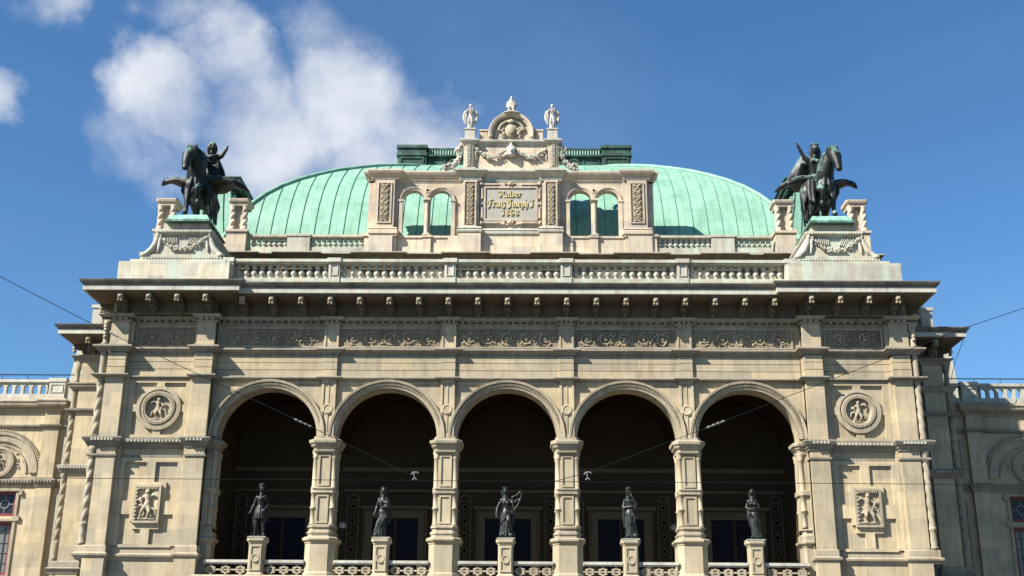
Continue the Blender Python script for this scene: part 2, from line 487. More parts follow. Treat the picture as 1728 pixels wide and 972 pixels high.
    def sculpt(s, name, mat, parent=None, voxel=.03, it=3, loc=None):
        """fuse all overlapping solids into one continuous skin"""
        me = bpy.data.meshes.new(name + '_raw'); me.from_pydata(s.v, [], s.f)
        bm = bmesh.new(); bm.from_mesh(me); bmesh.ops.recalc_face_normals(bm, faces=bm.faces); bm.to_mesh(me); bm.free()
        o = bpy.data.objects.new(name + '_raw', me); COL.objects.link(o)
        md = o.modifiers.new('r', 'REMESH'); md.mode = 'VOXEL'; md.voxel_size = voxel; md.adaptivity = 0
        sm = o.modifiers.new('s', 'SMOOTH'); sm.iterations = it; sm.factor = .5
        dg = bpy.context.evaluated_depsgraph_get(); dg.update()
        nm = bpy.data.meshes.new_from_object(o.evaluated_get(dg))
        nm.name = name
        bpy.data.objects.remove(o); bpy.data.meshes.remove(me)
        nm.materials.clear(); nm.materials.append(mat)
        for p in nm.polygons: p.use_smooth = True
        ob = bpy.data.objects.new(name, nm); COL.objects.link(ob)
        if parent: ob.parent = parent
        if loc: ob.location = loc
        return ob


def copy_mesh_obj(o, parent, loc, name=None):
    c = o.copy(); COL.objects.link(c); c.parent = parent; c.location = loc
    return c


def tag(o, label=None, cat=None, group=None, kind=None):
    if label: o['label'] = label
    if cat: o['category'] = cat
    if group: o['group'] = group
    if kind: o['kind'] = kind
    return o


def thing(name, label, cat, loc=(0, 0, 0), group=None):
    o = bpy.data.objects.new(name, None); COL.objects.link(o); o.location = loc
    o.empty_display_size = .3
    return tag(o, label, cat, group)


# ------------------------------------------------------------------ ground and street
def ground():
    tag(MB().add([(-600, -600, 0), (600, -600, 0), (600, 700, 0), (-600, 700, 0)], [(0, 1, 2, 3)]).build('ground', PAVE), kind='structure')
    tag(MB().add([(-300, -44, .004), (300, -44, .004), (300, -12, .004), (-300, -12, .004)], [(0, 1, 2, 3)]).build('road', ASPH), kind='structure')
    tag(MB().box(-300, 300, -12, -.0, -.1, .12).build('pavement', PAVE), kind='structure')
    mk = MB()
    for i in range(-30, 31):
        mk.add([(i * 8, -28.1, .008), (i * 8 + 4, -28.1, .008), (i * 8 + 4, -27.9, .008), (i * 8, -27.9, .008)], [(0, 1, 2, 3)])
    tag(mk.build('road_marking', WPAINT), kind='structure')
    rl = MB()
    for y in (-22, -20.56, -18.5, -17.06): rl.box(-300, 300, y - .03, y + .03, -.02, .012)
    tag(rl.build('tram_track', RAILM), kind='structure')


ground()

# ------------------------------------------------------------------ the opera house
HOUSE = thing('opera_house', 'cream limestone opera house with five arched loggia, balustrades and rounded green copper roof', 'opera house')


def part(mb, name, mat, parent=None, smooth=False, label=None):
    o = mb.build(name, mat, parent or HOUSE, smooth)
    if label: o['label'] = label
    return o


CX = [-11.0, -5.5, 0.0, 5.5, 11.0]
PX = [-8.25, -2.75, 2.75, 8.25]
RI, ZC = 2.30, 12.32
ZF = 5.9                                      # loggia floor


def arched_wall(mb, c, x0, x1, zb, zc, r, zt, y0, y1, n=36):
    """wall slab x0..x1, zb..zt with a round headed opening of radius r open down to zb"""
    for y in (y0, y1):
        mb.add([(x0, y, zb), (c - r, y, zb), (c - r, y, zc), (x0, y, zc)], [(0, 1, 2, 3)])
        mb.add([(c + r, y, zb), (x1, y, zb), (x1, y, zc), (c + r, y, zc)], [(0, 1, 2, 3)])
        mb.add([(x0, y, zc), (c - r, y, zc), (c - r, y, zt), (x0, y, zt)], [(0, 1, 2, 3)])
        mb.add([(c + r, y, zc), (x1, y, zc), (x1, y, zt), (c + r, y, zt)], [(0, 1, 2, 3)])
        pts = [(c - r * math.cos(PI * i / n), zc + r * math.sin(PI * i / n)) for i in range(n + 1)]
        for i in range(n):
            (xa, za), (xb, zb_) = pts[i], pts[i + 1]
            mb.add([(xa, y, za), (xb, y, zb_), (xb, y, zt), (xa, y, zt)], [(0, 1, 2, 3)])
    pts = [(c - r, zb)] + [(c - r * math.cos(PI * i / n), zc + r * math.sin(PI * i / n)) for i in range(n + 1)] + [(c + r, zb)]
    for i in range(len(pts) - 1):
        (xa, za), (xb, zb_) = pts[i], pts[i + 1]
        mb.add([(xa, y0, za), (xb, y0, zb_), (xb, y1, zb_), (xa, y1, za)], [(0, 1, 2, 3)])


def breaks(x0, x1, y, cs, hw, dy):
    p = [(x0, y)]
    for c in cs: p += [(c - hw, y), (c - hw, y - dy), (c + hw, y - dy), (c + hw, y)]
    return p + [(x1, y)]


TW_L = [(-18.95, 7.2), (-18.95, -.58), (-17.66, -.58), (-17.66, -.12), (-14.54, -.12), (-14.54, -.58), (-13.62, -.58), (-13.62, -.02)]
TW_R = [(-x, y) for (x, y) in reversed(TW_L)]
MAINP = breaks(-13.6, 13.6, -.02, PX, .37, .16)[1:-1]
FULL = TW_L + MAINP + TW_R


def facade():
    w = MB()
    for c in CX:
        x0 = c - 2.75 if c > -10 else -13.7
        x1 = c + 2.75 if c < 10 else 13.7
        arched_wall(w, c, x0, x1, 12.1, ZC, RI, 19.3, 0, .9)
    part(w, 'wall', STONE)
    # ground storey with its own arches, carrying the loggia
    g = MB()
    for c in CX:
        x0 = c - 2.75 if c > -10 else -13.7
        x1 = c + 2.75 if c < 10 else 13.7
        arched_wall(g, c, x0, x1, .12, 3.1, 1.85, ZF, -.55, .7)
    part(g, 'ground_storey', STONE)
    part(MB().box(-13.7, 13.7, -.75, 5.0, ZF - .35, ZF), 'loggia_floor', TRIM)
    part(MB().sweep([(-13.7, -.5), (13.7, -.5)], [(0, 5.5), (.12, 5.5), (.2, 5.7), (.3, 5.9), (.3, 6.02), (.22, 6.1), (0, 6.1)]), 'floor_cornice', TRIM)
    # rusticated courses above the arches, between and on the pilasters
    cs = MB()
    zs = [15.14, 15.47, 15.82, 16.17]
    edges = [-13.58] + sum([[p - .33, p + .33] for p in PX], []) + [13.58]
    for i in range(3):
        z0, z1 = zs[i] + (.012 if i else 0), zs[i + 1] - .014
        for j in range(0, len(edges), 2): cs.box(edges[j] + .003, edges[j + 1] - .003, -.06, .0, z0, z1)
        for p in PX: cs.box(p - .33, p + .33, -.2, .0, z0, z1)
        for s in (-1, 1):
            for (a, b, y) in ((18.54, 17.7, -.57), (17.697, 14.503, -.16), (14.5, 13.66, -.57)):
                x0, x1 = sorted((s * a, s * b)); cs.box(x0, x1, y, -.1, z0, z1)
    part(cs, 'coursed_masonry', STONE)
    # pilaster strips
    for p in PX:
        q = MB()
        q.box(p - .33, p + .33, -.15, 0, 12.3, 14.98)
        for (a, b) in ((-.33, -.22), (.22, .33)): q.box(p + a, p + b, -.2, -.15, 12.3, 14.98)
        q.box(p - .219, p + .219, -.2, -.15, 14.83, 14.98); q.box(p - .219, p + .219, -.2, -.15, 12.3, 12.5)
        q.lathe((p, -.15, 13.62), [(.24, 0), (.24, -.07), (.17, -.08), (.15, -.05), (0.01, -.05)], 20, 'y')
        q.box(p - .03, p + .03, -.18, -.15, 12.5, 13.38); q.box(p - .03, p + .03, -.18, -.15, 13.86, 14.82)
        part(q, 'pilaster', STONE)
        q = MB(); q.box(p - .33, p + .33, -.16, 0, 16.45, 17.7)
        for (a, b) in ((-.33, -.25), (.25, .33)): q.box(p + a, p + b, -.2, -.16, 16.5, 17.62)
        part(q, 'pilaster', STONE)
    # string courses sweep round everything
    s1 = [(0, 16.19), (.04, 16.19), (.05, 16.28), (.14, 16.3), (.2, 16.37), (.27, 16.39), (.27, 16.46), (.02, 16.55), (0, 16.55)]
    s2 = [(0, 14.97), (.04, 14.97), (.1, 15.0), (.19, 15.02), (.22, 15.05), (.22, 15.1), (.02, 15.16), (0, 15.16)]
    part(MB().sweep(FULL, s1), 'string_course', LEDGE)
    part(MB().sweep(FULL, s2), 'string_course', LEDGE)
    # dentil band
    part(MB().sweep(FULL, [(0, 17.66), (.03, 17.66), (.05, 17.72), (.05, 17.84), (.12, 17.86), (.2, 17.95), (.2, 18.0), (0, 18.02)]), 'dentil_course', TRIM)
    part(MB().sweep(FULL, [(.056, 17.728), (.056, 17.842)], caps=False), 'dentil_ground', DARKST)  # dark strip painting the shade into the gaps between dentils
    d = MB()
    x = -13.35
    while x < 13.4:
        if not any(abs(x - p) < .42 for p in PX): d.box(x - .045, x + .045, -.2, -.05, 17.735, 17.835)
        x += .34
    for s in (-1, 1):
        for i in range(9): xx = s * (14.75 + .33 * i); d.box(xx - .05, xx + .05, -.36, -.15, 17.735, 17.835)
        for i in range(3):
            for b in (13.8, 17.85): xx = s * (b + .27 * i); d.box(xx - .08, xx + .08, -.73, -.62, 17.735, 17.835)
    for p in PX:
        for i in range(3): d.box(p - .27 + i * .22, p - .17 + i * .22, -.33, -.22, 17.735, 17.835)
    part(d, 'dentils', TRIM)


facade()

COR = [(-18.36, 7.2), (-18.36, -.45), (-13.7, -.45), (-13.7, -.05), (13.7, -.05), (13.7, -.45), (18.36, -.45), (18.36, 7.2)]


def cornice(path, mb_s, mb_d, mb_u):
    mb_s.sweep(path, [(1.1, 18.834), (1.3, 18.835), (1.3, 19.07), (0, 19.07)])
    mb_u.sweep(path, [(0, 18.0), (.12, 18.0), (.14, 18.1), (.05, 18.14), (.05, 18.67), (.2, 18.73), (1.14, 18.75), (1.16, 18.832), (0, 18.833)])
    mb_d.sweep(path, [(0, 19.073), (1.32, 19.073), (1.34, 19.12), (1.41, 19.17), (1.47, 19.27), (1.48, 19.32), (.1, 19.67), (0, 19.67)])


def bracket_mb():
    """scrolled console with a small lion mask on its front, centred x=0, wall at y=0, pointing to -y"""
    b = MB()
    pr = [(0, 18.16), (-.2, 18.18), (-.34, 18.28), (-.42, 18.42), (-.6, 18.46), (-.95, 18.49), (-1.06, 18.58), (-1.06, 18.72), (0, 18.72)]
    n = len(pr)
    vs = [(-.16, y, z) for (y, z) in pr] + [(.16, y, z) for (y, z) in pr]
    fs = [(i, (i + 1) % n, n + (i + 1) % n, n + i) for i in range(n)] + [tuple(range(n)), tuple(range(n, 2 * n))]
    b.add(vs, fs)
    b.ball((0, -.5, 18.36), (.13, .12, .12)); b.ball((0, -.2, 18.14), (.13, .13, .16))
    b.box(-.22, .22, -1.12, 0, 18.72, 18.745)
    return b


def mask_mb():
    b = MB()
    b.ball((0, -1.1, 18.59), (.14, .12, .13)); b.ball((0, -1.21, 18.57), (.06, .05, .05))
    b.ball((-.08, -1.14, 18.69), .05); b.ball((.08, -1.14, 18.69), .05)
    b.ball((-.07, -1.1, 18.41), (.06, .08, .07)); b.ball((.07, -1.1, 18.41), (.06, .08, .07))
    return b


def cornices():
    a, b, u = MB(), MB(), MB()
    cornice(COR, a, b, u)
    part(a, 'cornice', PTRIM); part(b, 'cornice_ledge', GRIME); part(u, 'cornice_soffit', DARKST)  # soffit colour carries the shade below the overhang
    k0 = bracket_mb().build('bracket', DARKST, HOUSE, False, (0, -.05, 0))  # console body coloured dark as if shaded; the mask stays light as if lit
    m0 = mask_mb().build('lion_mask', TRIM, k0, True)
    spots = [(k * 1.375, -.05, 0) for k in range(-9, 10) if k] + [(s * (13.98 + 1.32 * i), -.45, 0) for s in (-1, 1) for i in range(4)]
    spots += [(-18.36, .4 + 1.35 * i, -PI / 2) for i in range(4)] + [(18.36, .4 + 1.35 * i, PI / 2) for i in range(4)]
    for (x, y, r) in spots:
        c = copy_mesh_obj(k0, HOUSE, (x, y, 0)); c.rotation_euler.z = r; copy_mesh_obj(m0, c, (0, 0, 0))
    for s in (-1, 1):
        a, b, u = MB(), MB(), MB()
        pth = [(-22.25, 11.2), (-22.25, 6.8), (-18.3, 6.8)]
        if s > 0: pth = [(-x, y) for (x, y) in reversed(pth)]
        cornice(pth, a, b, u)
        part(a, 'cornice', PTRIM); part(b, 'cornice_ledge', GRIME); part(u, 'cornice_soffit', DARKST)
        for (x, y, r) in [(s * 22.0, 6.8, 0), (s * 20.7, 6.8, 0), (s * 19.4, 6.8, 0)] + [(s * 22.25, 7.5 + 1.3 * i, s * PI / 2) for i in range(3)]:
            c = copy_mesh_obj(k0, HOUSE, (x, y, 0)); c.rotation_euler.z = r; copy_mesh_obj(m0, c, (0, 0, 0))


cornices()


# ---- carved foliage, generic for friezes and pilaster panels
def spiral(mb, cx, cz, r, y, turns=1.6, d=1, a0=0, th=.035):
    pts = []; rs = []
    n = 20
    for i in range(n + 1):
        t = i / n; rr = r * (1 - t * .85); a = a0 + d * t * turns * 2 * PI
        pts.append((cx + rr * math.cos(a), y - .02 * t, cz + rr * math.sin(a))); rs.append(th * (1 - .4 * t))
    mb.tube(pts, rs, 5)


def leaf(mb, x, z, y, l, a, w=.4):
    mb.ball((x + math.cos(a) * l / 2, y, z + math.sin(a) * l / 2), (l / 2, .035, l * w / 2), (0, -a, 0), 6, 5)


def frieze(x0, x1, z0, z1, y, rnd):
    b = MB(); h = z1 - z0; n = max(2, round((x1 - x0) / (h * 1.2))); w = (x1 - x0) / n; zm = (z0 + z1) / 2
    for i in range(n):
        cx = x0 + w * (i + .5); d = 1 if i % 2 else -1
        spiral(b, cx, zm, h * .4, y - .03, 1.7, d, PI / 2 * d, .038)
        b.ball((cx, y - .04, zm), (.1, .07, .1)); b.ball((cx, y - .07, zm), (.05, .05, .05))
        for k in range(16):
            a = rnd.uniform(0, 2 * PI); rr = rnd.uniform(.25, .46) * h
            leaf(b, cx + rr * math.cos(a) * 1.1, zm + rr * math.sin(a) * .85, y - rnd.uniform(.01, .05), rnd.uniform(.1, .2), a + rnd.uniform(-.9, .9) + d)
    for k in range(int((x1 - x0) * 9)):
        leaf(b, rnd.uniform(x0 + .1, x1 - .15), rnd.uniform(z0 + .08, z1 - .08), y - .02, rnd.uniform(.08, .17), rnd.uniform(0, 2 * PI))
    return b


def vfoliage(x0, x1, z0, z1, y, rnd, s=.11):
    b = MB(); xm = (x0 + x1) / 2; w = (x1 - x0)
    b.box(xm - .02, xm + .02, y - .01, y, z0, z1)
    b.tube([(xm, y - .02, z0 + .1), (xm, y - .02, z1 - .1)], .02, 5)
    z = z0 + w * .4; k = 0
    while z < z1 - w * .3:
        for sd_ in (-1, 1):
            spiral(b, xm + sd_ * w * .2, z, w * .17, y - .03, 1.2, sd_, PI / 2, .022)
            leaf(b, xm, z + w * .2, y - .04, w * .45, PI / 2 + sd_ * .9); leaf(b, xm, z - w * .2, y - .03, w * .4, -PI / 2 + sd_ * 1.1)
        if k % 2: b.ball((xm, y - .05, z), (w * .1, .06, w * .14))
        z += w * .55; k += 1
    return b


def frame(mb, x0, x1, z0, z1, t, y0, y1):
    mb.box(x0, x1, y0, y1, z0, z0 + t); mb.box(x0, x1, y0, y1, z1 - t, z1)
    mb.box(x0, x0 + t, y0, y1, z0 + t, z1 - t); mb.box(x1 - t, x1, y0, y1, z0 + t, z1 - t)


def friezes():
    rnd = random.Random(3)
    spans = [(c - 2.36, c + 2.36, -.0) for c in CX] + [(-17.4, -14.8, -.1), (14.8, 17.4, -.1)]
    spans[0] = (-13.25, -8.64, 0); spans[4] = (8.64, 13.25, 0)
    for (a, b_, y) in spans:
        f = frieze(a + .14, b_ - .14, 16.62, 17.4, y - .03, rnd)
        gp = MB().box(a, b_, y - .03, y, 16.57, 17.46)
        fp = part(gp, 'frieze_panel', DARKBACK)
        part(f, 'scroll_relief', MIDST, fp)
        g = MB(); frame(g, a - .06, b_ + .06, 16.557, 17.52, .06, y - .1, y)
        part(g, 'panel_frame', TRIM)


friezes()


# ---- arches and piers of the loggia
def archivolts():
    for c in CX:
        b = MB()
        b.arc(c, ZC, [(2.296, .3), (2.296, -.1), (2.40, -.12), (2.41, -.16), (2.45, -.16), (2.46, -.1), (2.54, -.11), (2.56, -.24), (2.66, -.26), (2.68, -.2), (2.68, .01)], 0, PI, 56)
        n = 68
        for i in range(n):
            a = PI * (i + .5) / n
            ca, sa = math.cos(a), math.sin(a)
            p = lambda r, t, y: (c + r * ca - t * sa, y, ZC + r * sa + t * ca)
            t = .032
            b.add([p(2.45, -t, -.19), p(2.45, t, -.19), p(2.545, t, -.19), p(2.545, -t, -.19), p(2.45, -t, -.1), p(2.45, t, -.1), p(2.545, t, -.1), p(2.545, -t, -.1)],
                  [(0, 1, 2, 3), (4, 5, 6, 7), (0, 1, 5, 4), (1, 2, 6, 5), (2, 3, 7, 6), (3, 0, 4, 7)])
        part(b, 'archivolt', TRIM)
        # spandrel framing: a sunk field under the string course
        s = MB()
        for sg in (-1, 1):
            x0, x1 = sorted((c + sg * .85, c + sg * 2.36))
            if abs(x0) > 13.3 or abs(x1) > 13.3: continue
            s = MB(); s.box(x0, x1, -.05, 0, 14.80, 14.945); part(s, 'spandrel_band', TRIM)


def oct_path(cx, cy, hw, hd, ch):
    """closed plan with canted corners; clockwise so that outward is right of travel"""
    p = [(cx - hw, cy + hd - ch), (cx - hw, cy - hd + ch), (cx - hw + ch, cy - hd), (cx + hw - ch, cy - hd), (cx + hw, cy - hd + ch), (cx + hw, cy + hd - ch), (cx + hw - ch, cy + hd), (cx - hw + ch, cy + hd)]
    return p


def pier(cx, half=None):
    """four-part pier: canted pedestal, moulded base, panelled shaft with colonnettes, capital"""
    cy = .38
    root = MB()
    lo = oct_path(cx, cy, .66, .78, .26)
    root.sweep(lo, [(0.06, ZF), (0.06, 6.2), (0, 6.3), (0, 7.5), (.03, 7.52), (.03, 7.56), (.1, 7.62), (.13, 7.66), (.13, 7.74), (.04, 7.8), (-.1, 7.8)], True)
    body = part(root, 'pier', SHAFT)
    b = MB()
    up = oct_path(cx, cy, .57, .66, .2)
    b.sweep(up, [(.02, 7.8), (.02, 7.92), (.06, 7.95), (.06, 8.03), (-.02, 8.08), (-.02, 8.2), (.04, 8.22), (.04, 8.3), (-.04, 8.34), (-.1, 8.34)], True)
    for i in range(14):
        a = 2 * PI * i / 14
        b.ball((cx + .5 * math.cos(a), cy + .6 * math.sin(a), 8.14), (.07, .07, .07))
    part(b, 'pier_base', TRIM, body)
    s = MB()
    s.box(cx - .36, cx + .36, -.1, .86, 8.3, 11.7)
    s.box(cx - .5, cx + .5, .2, .6, 8.3, 11.7)
    for (z0, z1) in ((8.42, 9.68), (10.08, 11.5)):
        frame(s, cx - .27, cx + .27, z0, z1, .075, -.155, -.1)
    part(s, 'pier_shaft', SHAFT, body)
    for sx in (-1, 1):
        for (yy) in (-.02, .78):
            c = MB()
            c.lathe((cx + sx * .42, yy, 0), [(.15, 8.34), (.15, 8.4), (.115, 8.44), (.115, 9.05), (.155, 9.07), (.155, 9.13), (.118, 9.15), (.115, 9.74), (.15, 9.76), (.15, 10.02), (.118, 10.04), (.112, 11.35), (.15, 11.4), (.12, 11.44), (.17, 11.6), (.17, 11.66)], 12)
            part(c, 'colonnette', SHAFT, body, True)
    r = MB()
    r.sweep(oct_path(cx, cy, .46, .53, .05), [(0, 9.76), (.06, 9.76), (.07, 9.8), (.03, 9.82), (.03, 9.93), (.08, 9.95), (.08, 10.0), (0, 10.02)], True)
    for i in range(5): r.box(cx - .26 + i * .115, cx - .2 + i * .115, -.19, -.17, 9.835, 9.915)
    part(r, 'pier_band', TRIM, body)
    k = MB()
    k.sweep(oct_path(cx, cy, .56, .64, .14), [(-.1, 11.62), (.0, 11.62), (.02, 11.7), (-.03, 11.72), (-.02, 11.78), (.06, 11.84), (.1, 11.9), (.1, 11.96), (.17, 12.0), (.19, 12.08), (.19, 12.14), (.05, 12.2), (-.02, 12.21), (-.02, 12.32), (-.1, 12.32)], True)
    part(k, 'capital', TRIM, body)


archivolts()
for p in PX: pier(p)


def jamb(sx):
    """responds where the arcade meets the towers"""
    x = sx * 13.62
    b = MB()
    def bx(a0, a1, *r): p, q = sorted((x - sx * a0, x - sx * a1)); b.box(p, q, *r)
    bx(-.1, .28, .05, .9, ZF, 12.2)
    bx(-.1, .42, .25, .7, ZF, 12.2)
    b.build('respond', SHAFT, HOUSE)
    for (dx, y) in ((.3, .1), (.3, .84)):
        b = MB()
        b.lathe((x - sx * dx, y, 0), [(.15, 8.34), (.115, 8.44), (.115, 9.05), (.155, 9.07), (.155, 9.13), (.118, 9.15), (.115, 9.74), (.15, 9.76), (.15, 10.02), (.118, 10.04), (.112, 11.35), (.15, 11.4), (.12, 11.44), (.17, 11.6), (.17, 11.66)], 12)
        b.build('colonnette', SHAFT, HOUSE, True)
    b = MB()
    pth = [(-13.7, -.05), (-13.3, -.05), (-13.15, .1), (-13.15, .8), (-13.3, 1.0), (-13.7, 1.0)]
    if sx > 0: pth = [(-q[0], q[1]) for q in reversed(pth)]
    b.sweep(pth, [(-.3, 7.5), (.0, 7.5), (.02, 7.56), (.1, 7.62), (.13, 7.66), (.13, 7.74), (.02, 7.8), (.02, 8.0), (-.05, 8.08), (-.05, 8.2), (.03, 8.24), (-.1, 8.34), (-.3, 8.34)])
    b.sweep(pth, [(-.3, ZF), (-.02, ZF), (-.02, 7.5), (-.3, 7.5)])
    b.sweep(pth, [(-.3, 9.76), (.0, 9.76), (.03, 9.8), (.03, 9.98), (-.0, 10.02), (-.3, 10.02)])
    b.build('respond_base', TRIM, HOUSE)
    b = MB()
    b.sweep(pth, [(-.3, 11.62), (-.05, 11.62), (-.02, 11.7), (-.06, 11.74), (-.0, 11.84), (.06, 11.9), (.06, 11.96), (.14, 12.0), (.16, 12.08), (.16, 12.14), (.0, 12.2), (-.3, 12.2)])
    b.build('capital', TRIM, HOUSE)


jamb(-1); jamb(1)


# ---- loggia interior
def interior():
    b = MB()
    b.add([(-13.9, 5.0, ZF), (13.9, 5.0, ZF), (13.9, 5.0, 19.3), (-13.9, 5.0, 19.3)], [(0, 1, 2, 3)])
    for s in (-1, 1):
        b.add([(s * 13.59, .91, ZF), (s * 13.59, 5, ZF), (s * 13.59, 5, 19), (s * 13.59, .91, 19)], [(0, 1, 2, 3)])
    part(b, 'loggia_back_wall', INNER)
    for c in CX:
        v = MB()
        v.arc(c, 12.5, [(2.72, .9), (2.72, 4.99)], 0, PI, 32)
        v.arc(c, 12.5, [(2.72, 4.93), (2.5, 4.93), (2.5, 4.99)], 0, PI, 32)
        v.arc(c, 12.5, [(2.72, 2.8), (2.6, 2.8), (2.6, 3.05), (2.72, 3.05)], 0, PI, 32)
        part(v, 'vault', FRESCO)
        d = MB()
        frame(d, c - 1.42, c + 1.42, ZF, 9.62, .3, 4.84, 4.995)
        frame(d, c - 1.55, c + 1.55, ZF - .1, 9.72, .12, 4.9, 4.99)
        d.box(c - 1.7, c + 1.7, 4.78, 4.99, 9.75, 9.92); d.box(c - 2.6, c + 2.6, 4.9, 4.99, 10.6, 10.72); d.box(c - 2.7, c + 2.7, 4.86, 4.99, 11.6, 11.8)
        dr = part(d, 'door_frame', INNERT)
        part(MB().box(c - 1.12, c + 1.12, 4.93, 4.98, ZF, 9.32), 'door_glass', DGLASS, dr)
        k = MB()
        for x in (-.02,): k.box(c + x - .05, c + x + .09, 4.9, 4.93, ZF, 9.32)
        part(k, 'door_stile', INNER, dr)
    for c in CX:
        for sg in (-1, 1):
            x = c + sg * 2.1
            if abs(x) > 13.4: continue
            q = MB()
            frame(q, x - .3, x + .3, 6.6, 10.2, .06, 4.93, 4.99)
            q.arc(x, 10.2, [(.3, 4.99), (.3, 4.93), (.24, 4.93), (.24, 4.99)], 0, PI, 12)
            for i in range(5): q.lathe((x, 4.99, 7.1 + i * .7), [(.15, 0), (.15, -.05), (.1, -.05), (.09, 0)], 14, 'y')
            part(q, 'painted_panel', INNERT)
    part(MB().box(-13.6, 13.6, 4.95, 4.999, ZF, 6.5), 'dado', DADO)
    for (x, n) in ((-8.25, 0), (8.25, 1)): pass


interior()


# ---- loggia balustrade and pedestals
def parapets():
    for i, c in enumerate(CX):
        for sg in (-1, 1):
            xa, xb = sorted((c + sg * .36, c + sg * (2.1 if abs(c + sg * 2.75) < 12 else 2.32)))
            b = MB()
            b.box(xa, xb, -.34, -.02, 6.66, 6.78); b.box(xa, xb, -.3, -.06, 6.6, 6.66)
            b.box(xa, xb, -.34, -.02, ZF, 6.12)
            ba = part(b, 'loggia_balustrade', PTRIM)
            f = MB(); n = 3; w = (xb - xa) / n; zm = 6.36
            f.box(xa, xb, -.22, -.14, zm - .035, zm + .035)
            for j in range(n):
                x = xa + w * (j + .5)
                # pierced six-pointed rosette
                k = 12; vo = []; vi = []
                for q in range(k):
                    a = 2 * PI * q / k + PI / 2; r = .235 if q % 2 == 0 else .165
                    vo.append((x + r * math.cos(a), zm + r * math.sin(a))); vi.append((x + .1 * math.cos(a), zm + .1 * math.sin(a)))
                for q in range(k):
                    q2 = (q + 1) % k
                    A, B, C_, D = vo[q], vo[q2], vi[q2], vi[q]
                    f.add([(A[0], -.24, A[1]), (B[0], -.24, B[1]), (C_[0], -.24, C_[1]), (D[0], -.24, D[1]),
                           (A[0], -.12, A[1]), (B[0], -.12, B[1]), (C_[0], -.12, C_[1]), (D[0], -.12, D[1])],
                          [(0, 1, 2, 3), (4, 5, 6, 7), (0, 1, 5, 4), (2, 3, 7, 6)])
            part(f, 'pierced_panel', TRIM, ba)
        b = MB()
        pt = oct_path(c, -.2, .33, .3, .06)
        b.sweep(pt, [(.06, ZF), (.06, 6.15), (0, 6.22), (0, 7.45), (.03, 7.48), (.03, 7.52), (.08, 7.56), (.1, 7.6), (.1, 7.68), (.06, 7.72), (-.05, 7.72)], True)
        frame(b, c - .25, c + .25, 6.3, 7.4, .07, -.545, -.5)
        b.lathe((c, -.5, 6.85), [(.19, 0), (.19, -.06), (.13, -.06), (.12, -.03), (.01, -.03)], 18, 'y')
        pd = part(b, 'pedestal', SHAFT)
        part(MB().box(c - .4, c + .4, -.6, .2, 7.722, 7.77), 'pedestal_cap', PTRIM, pd)


parapets()


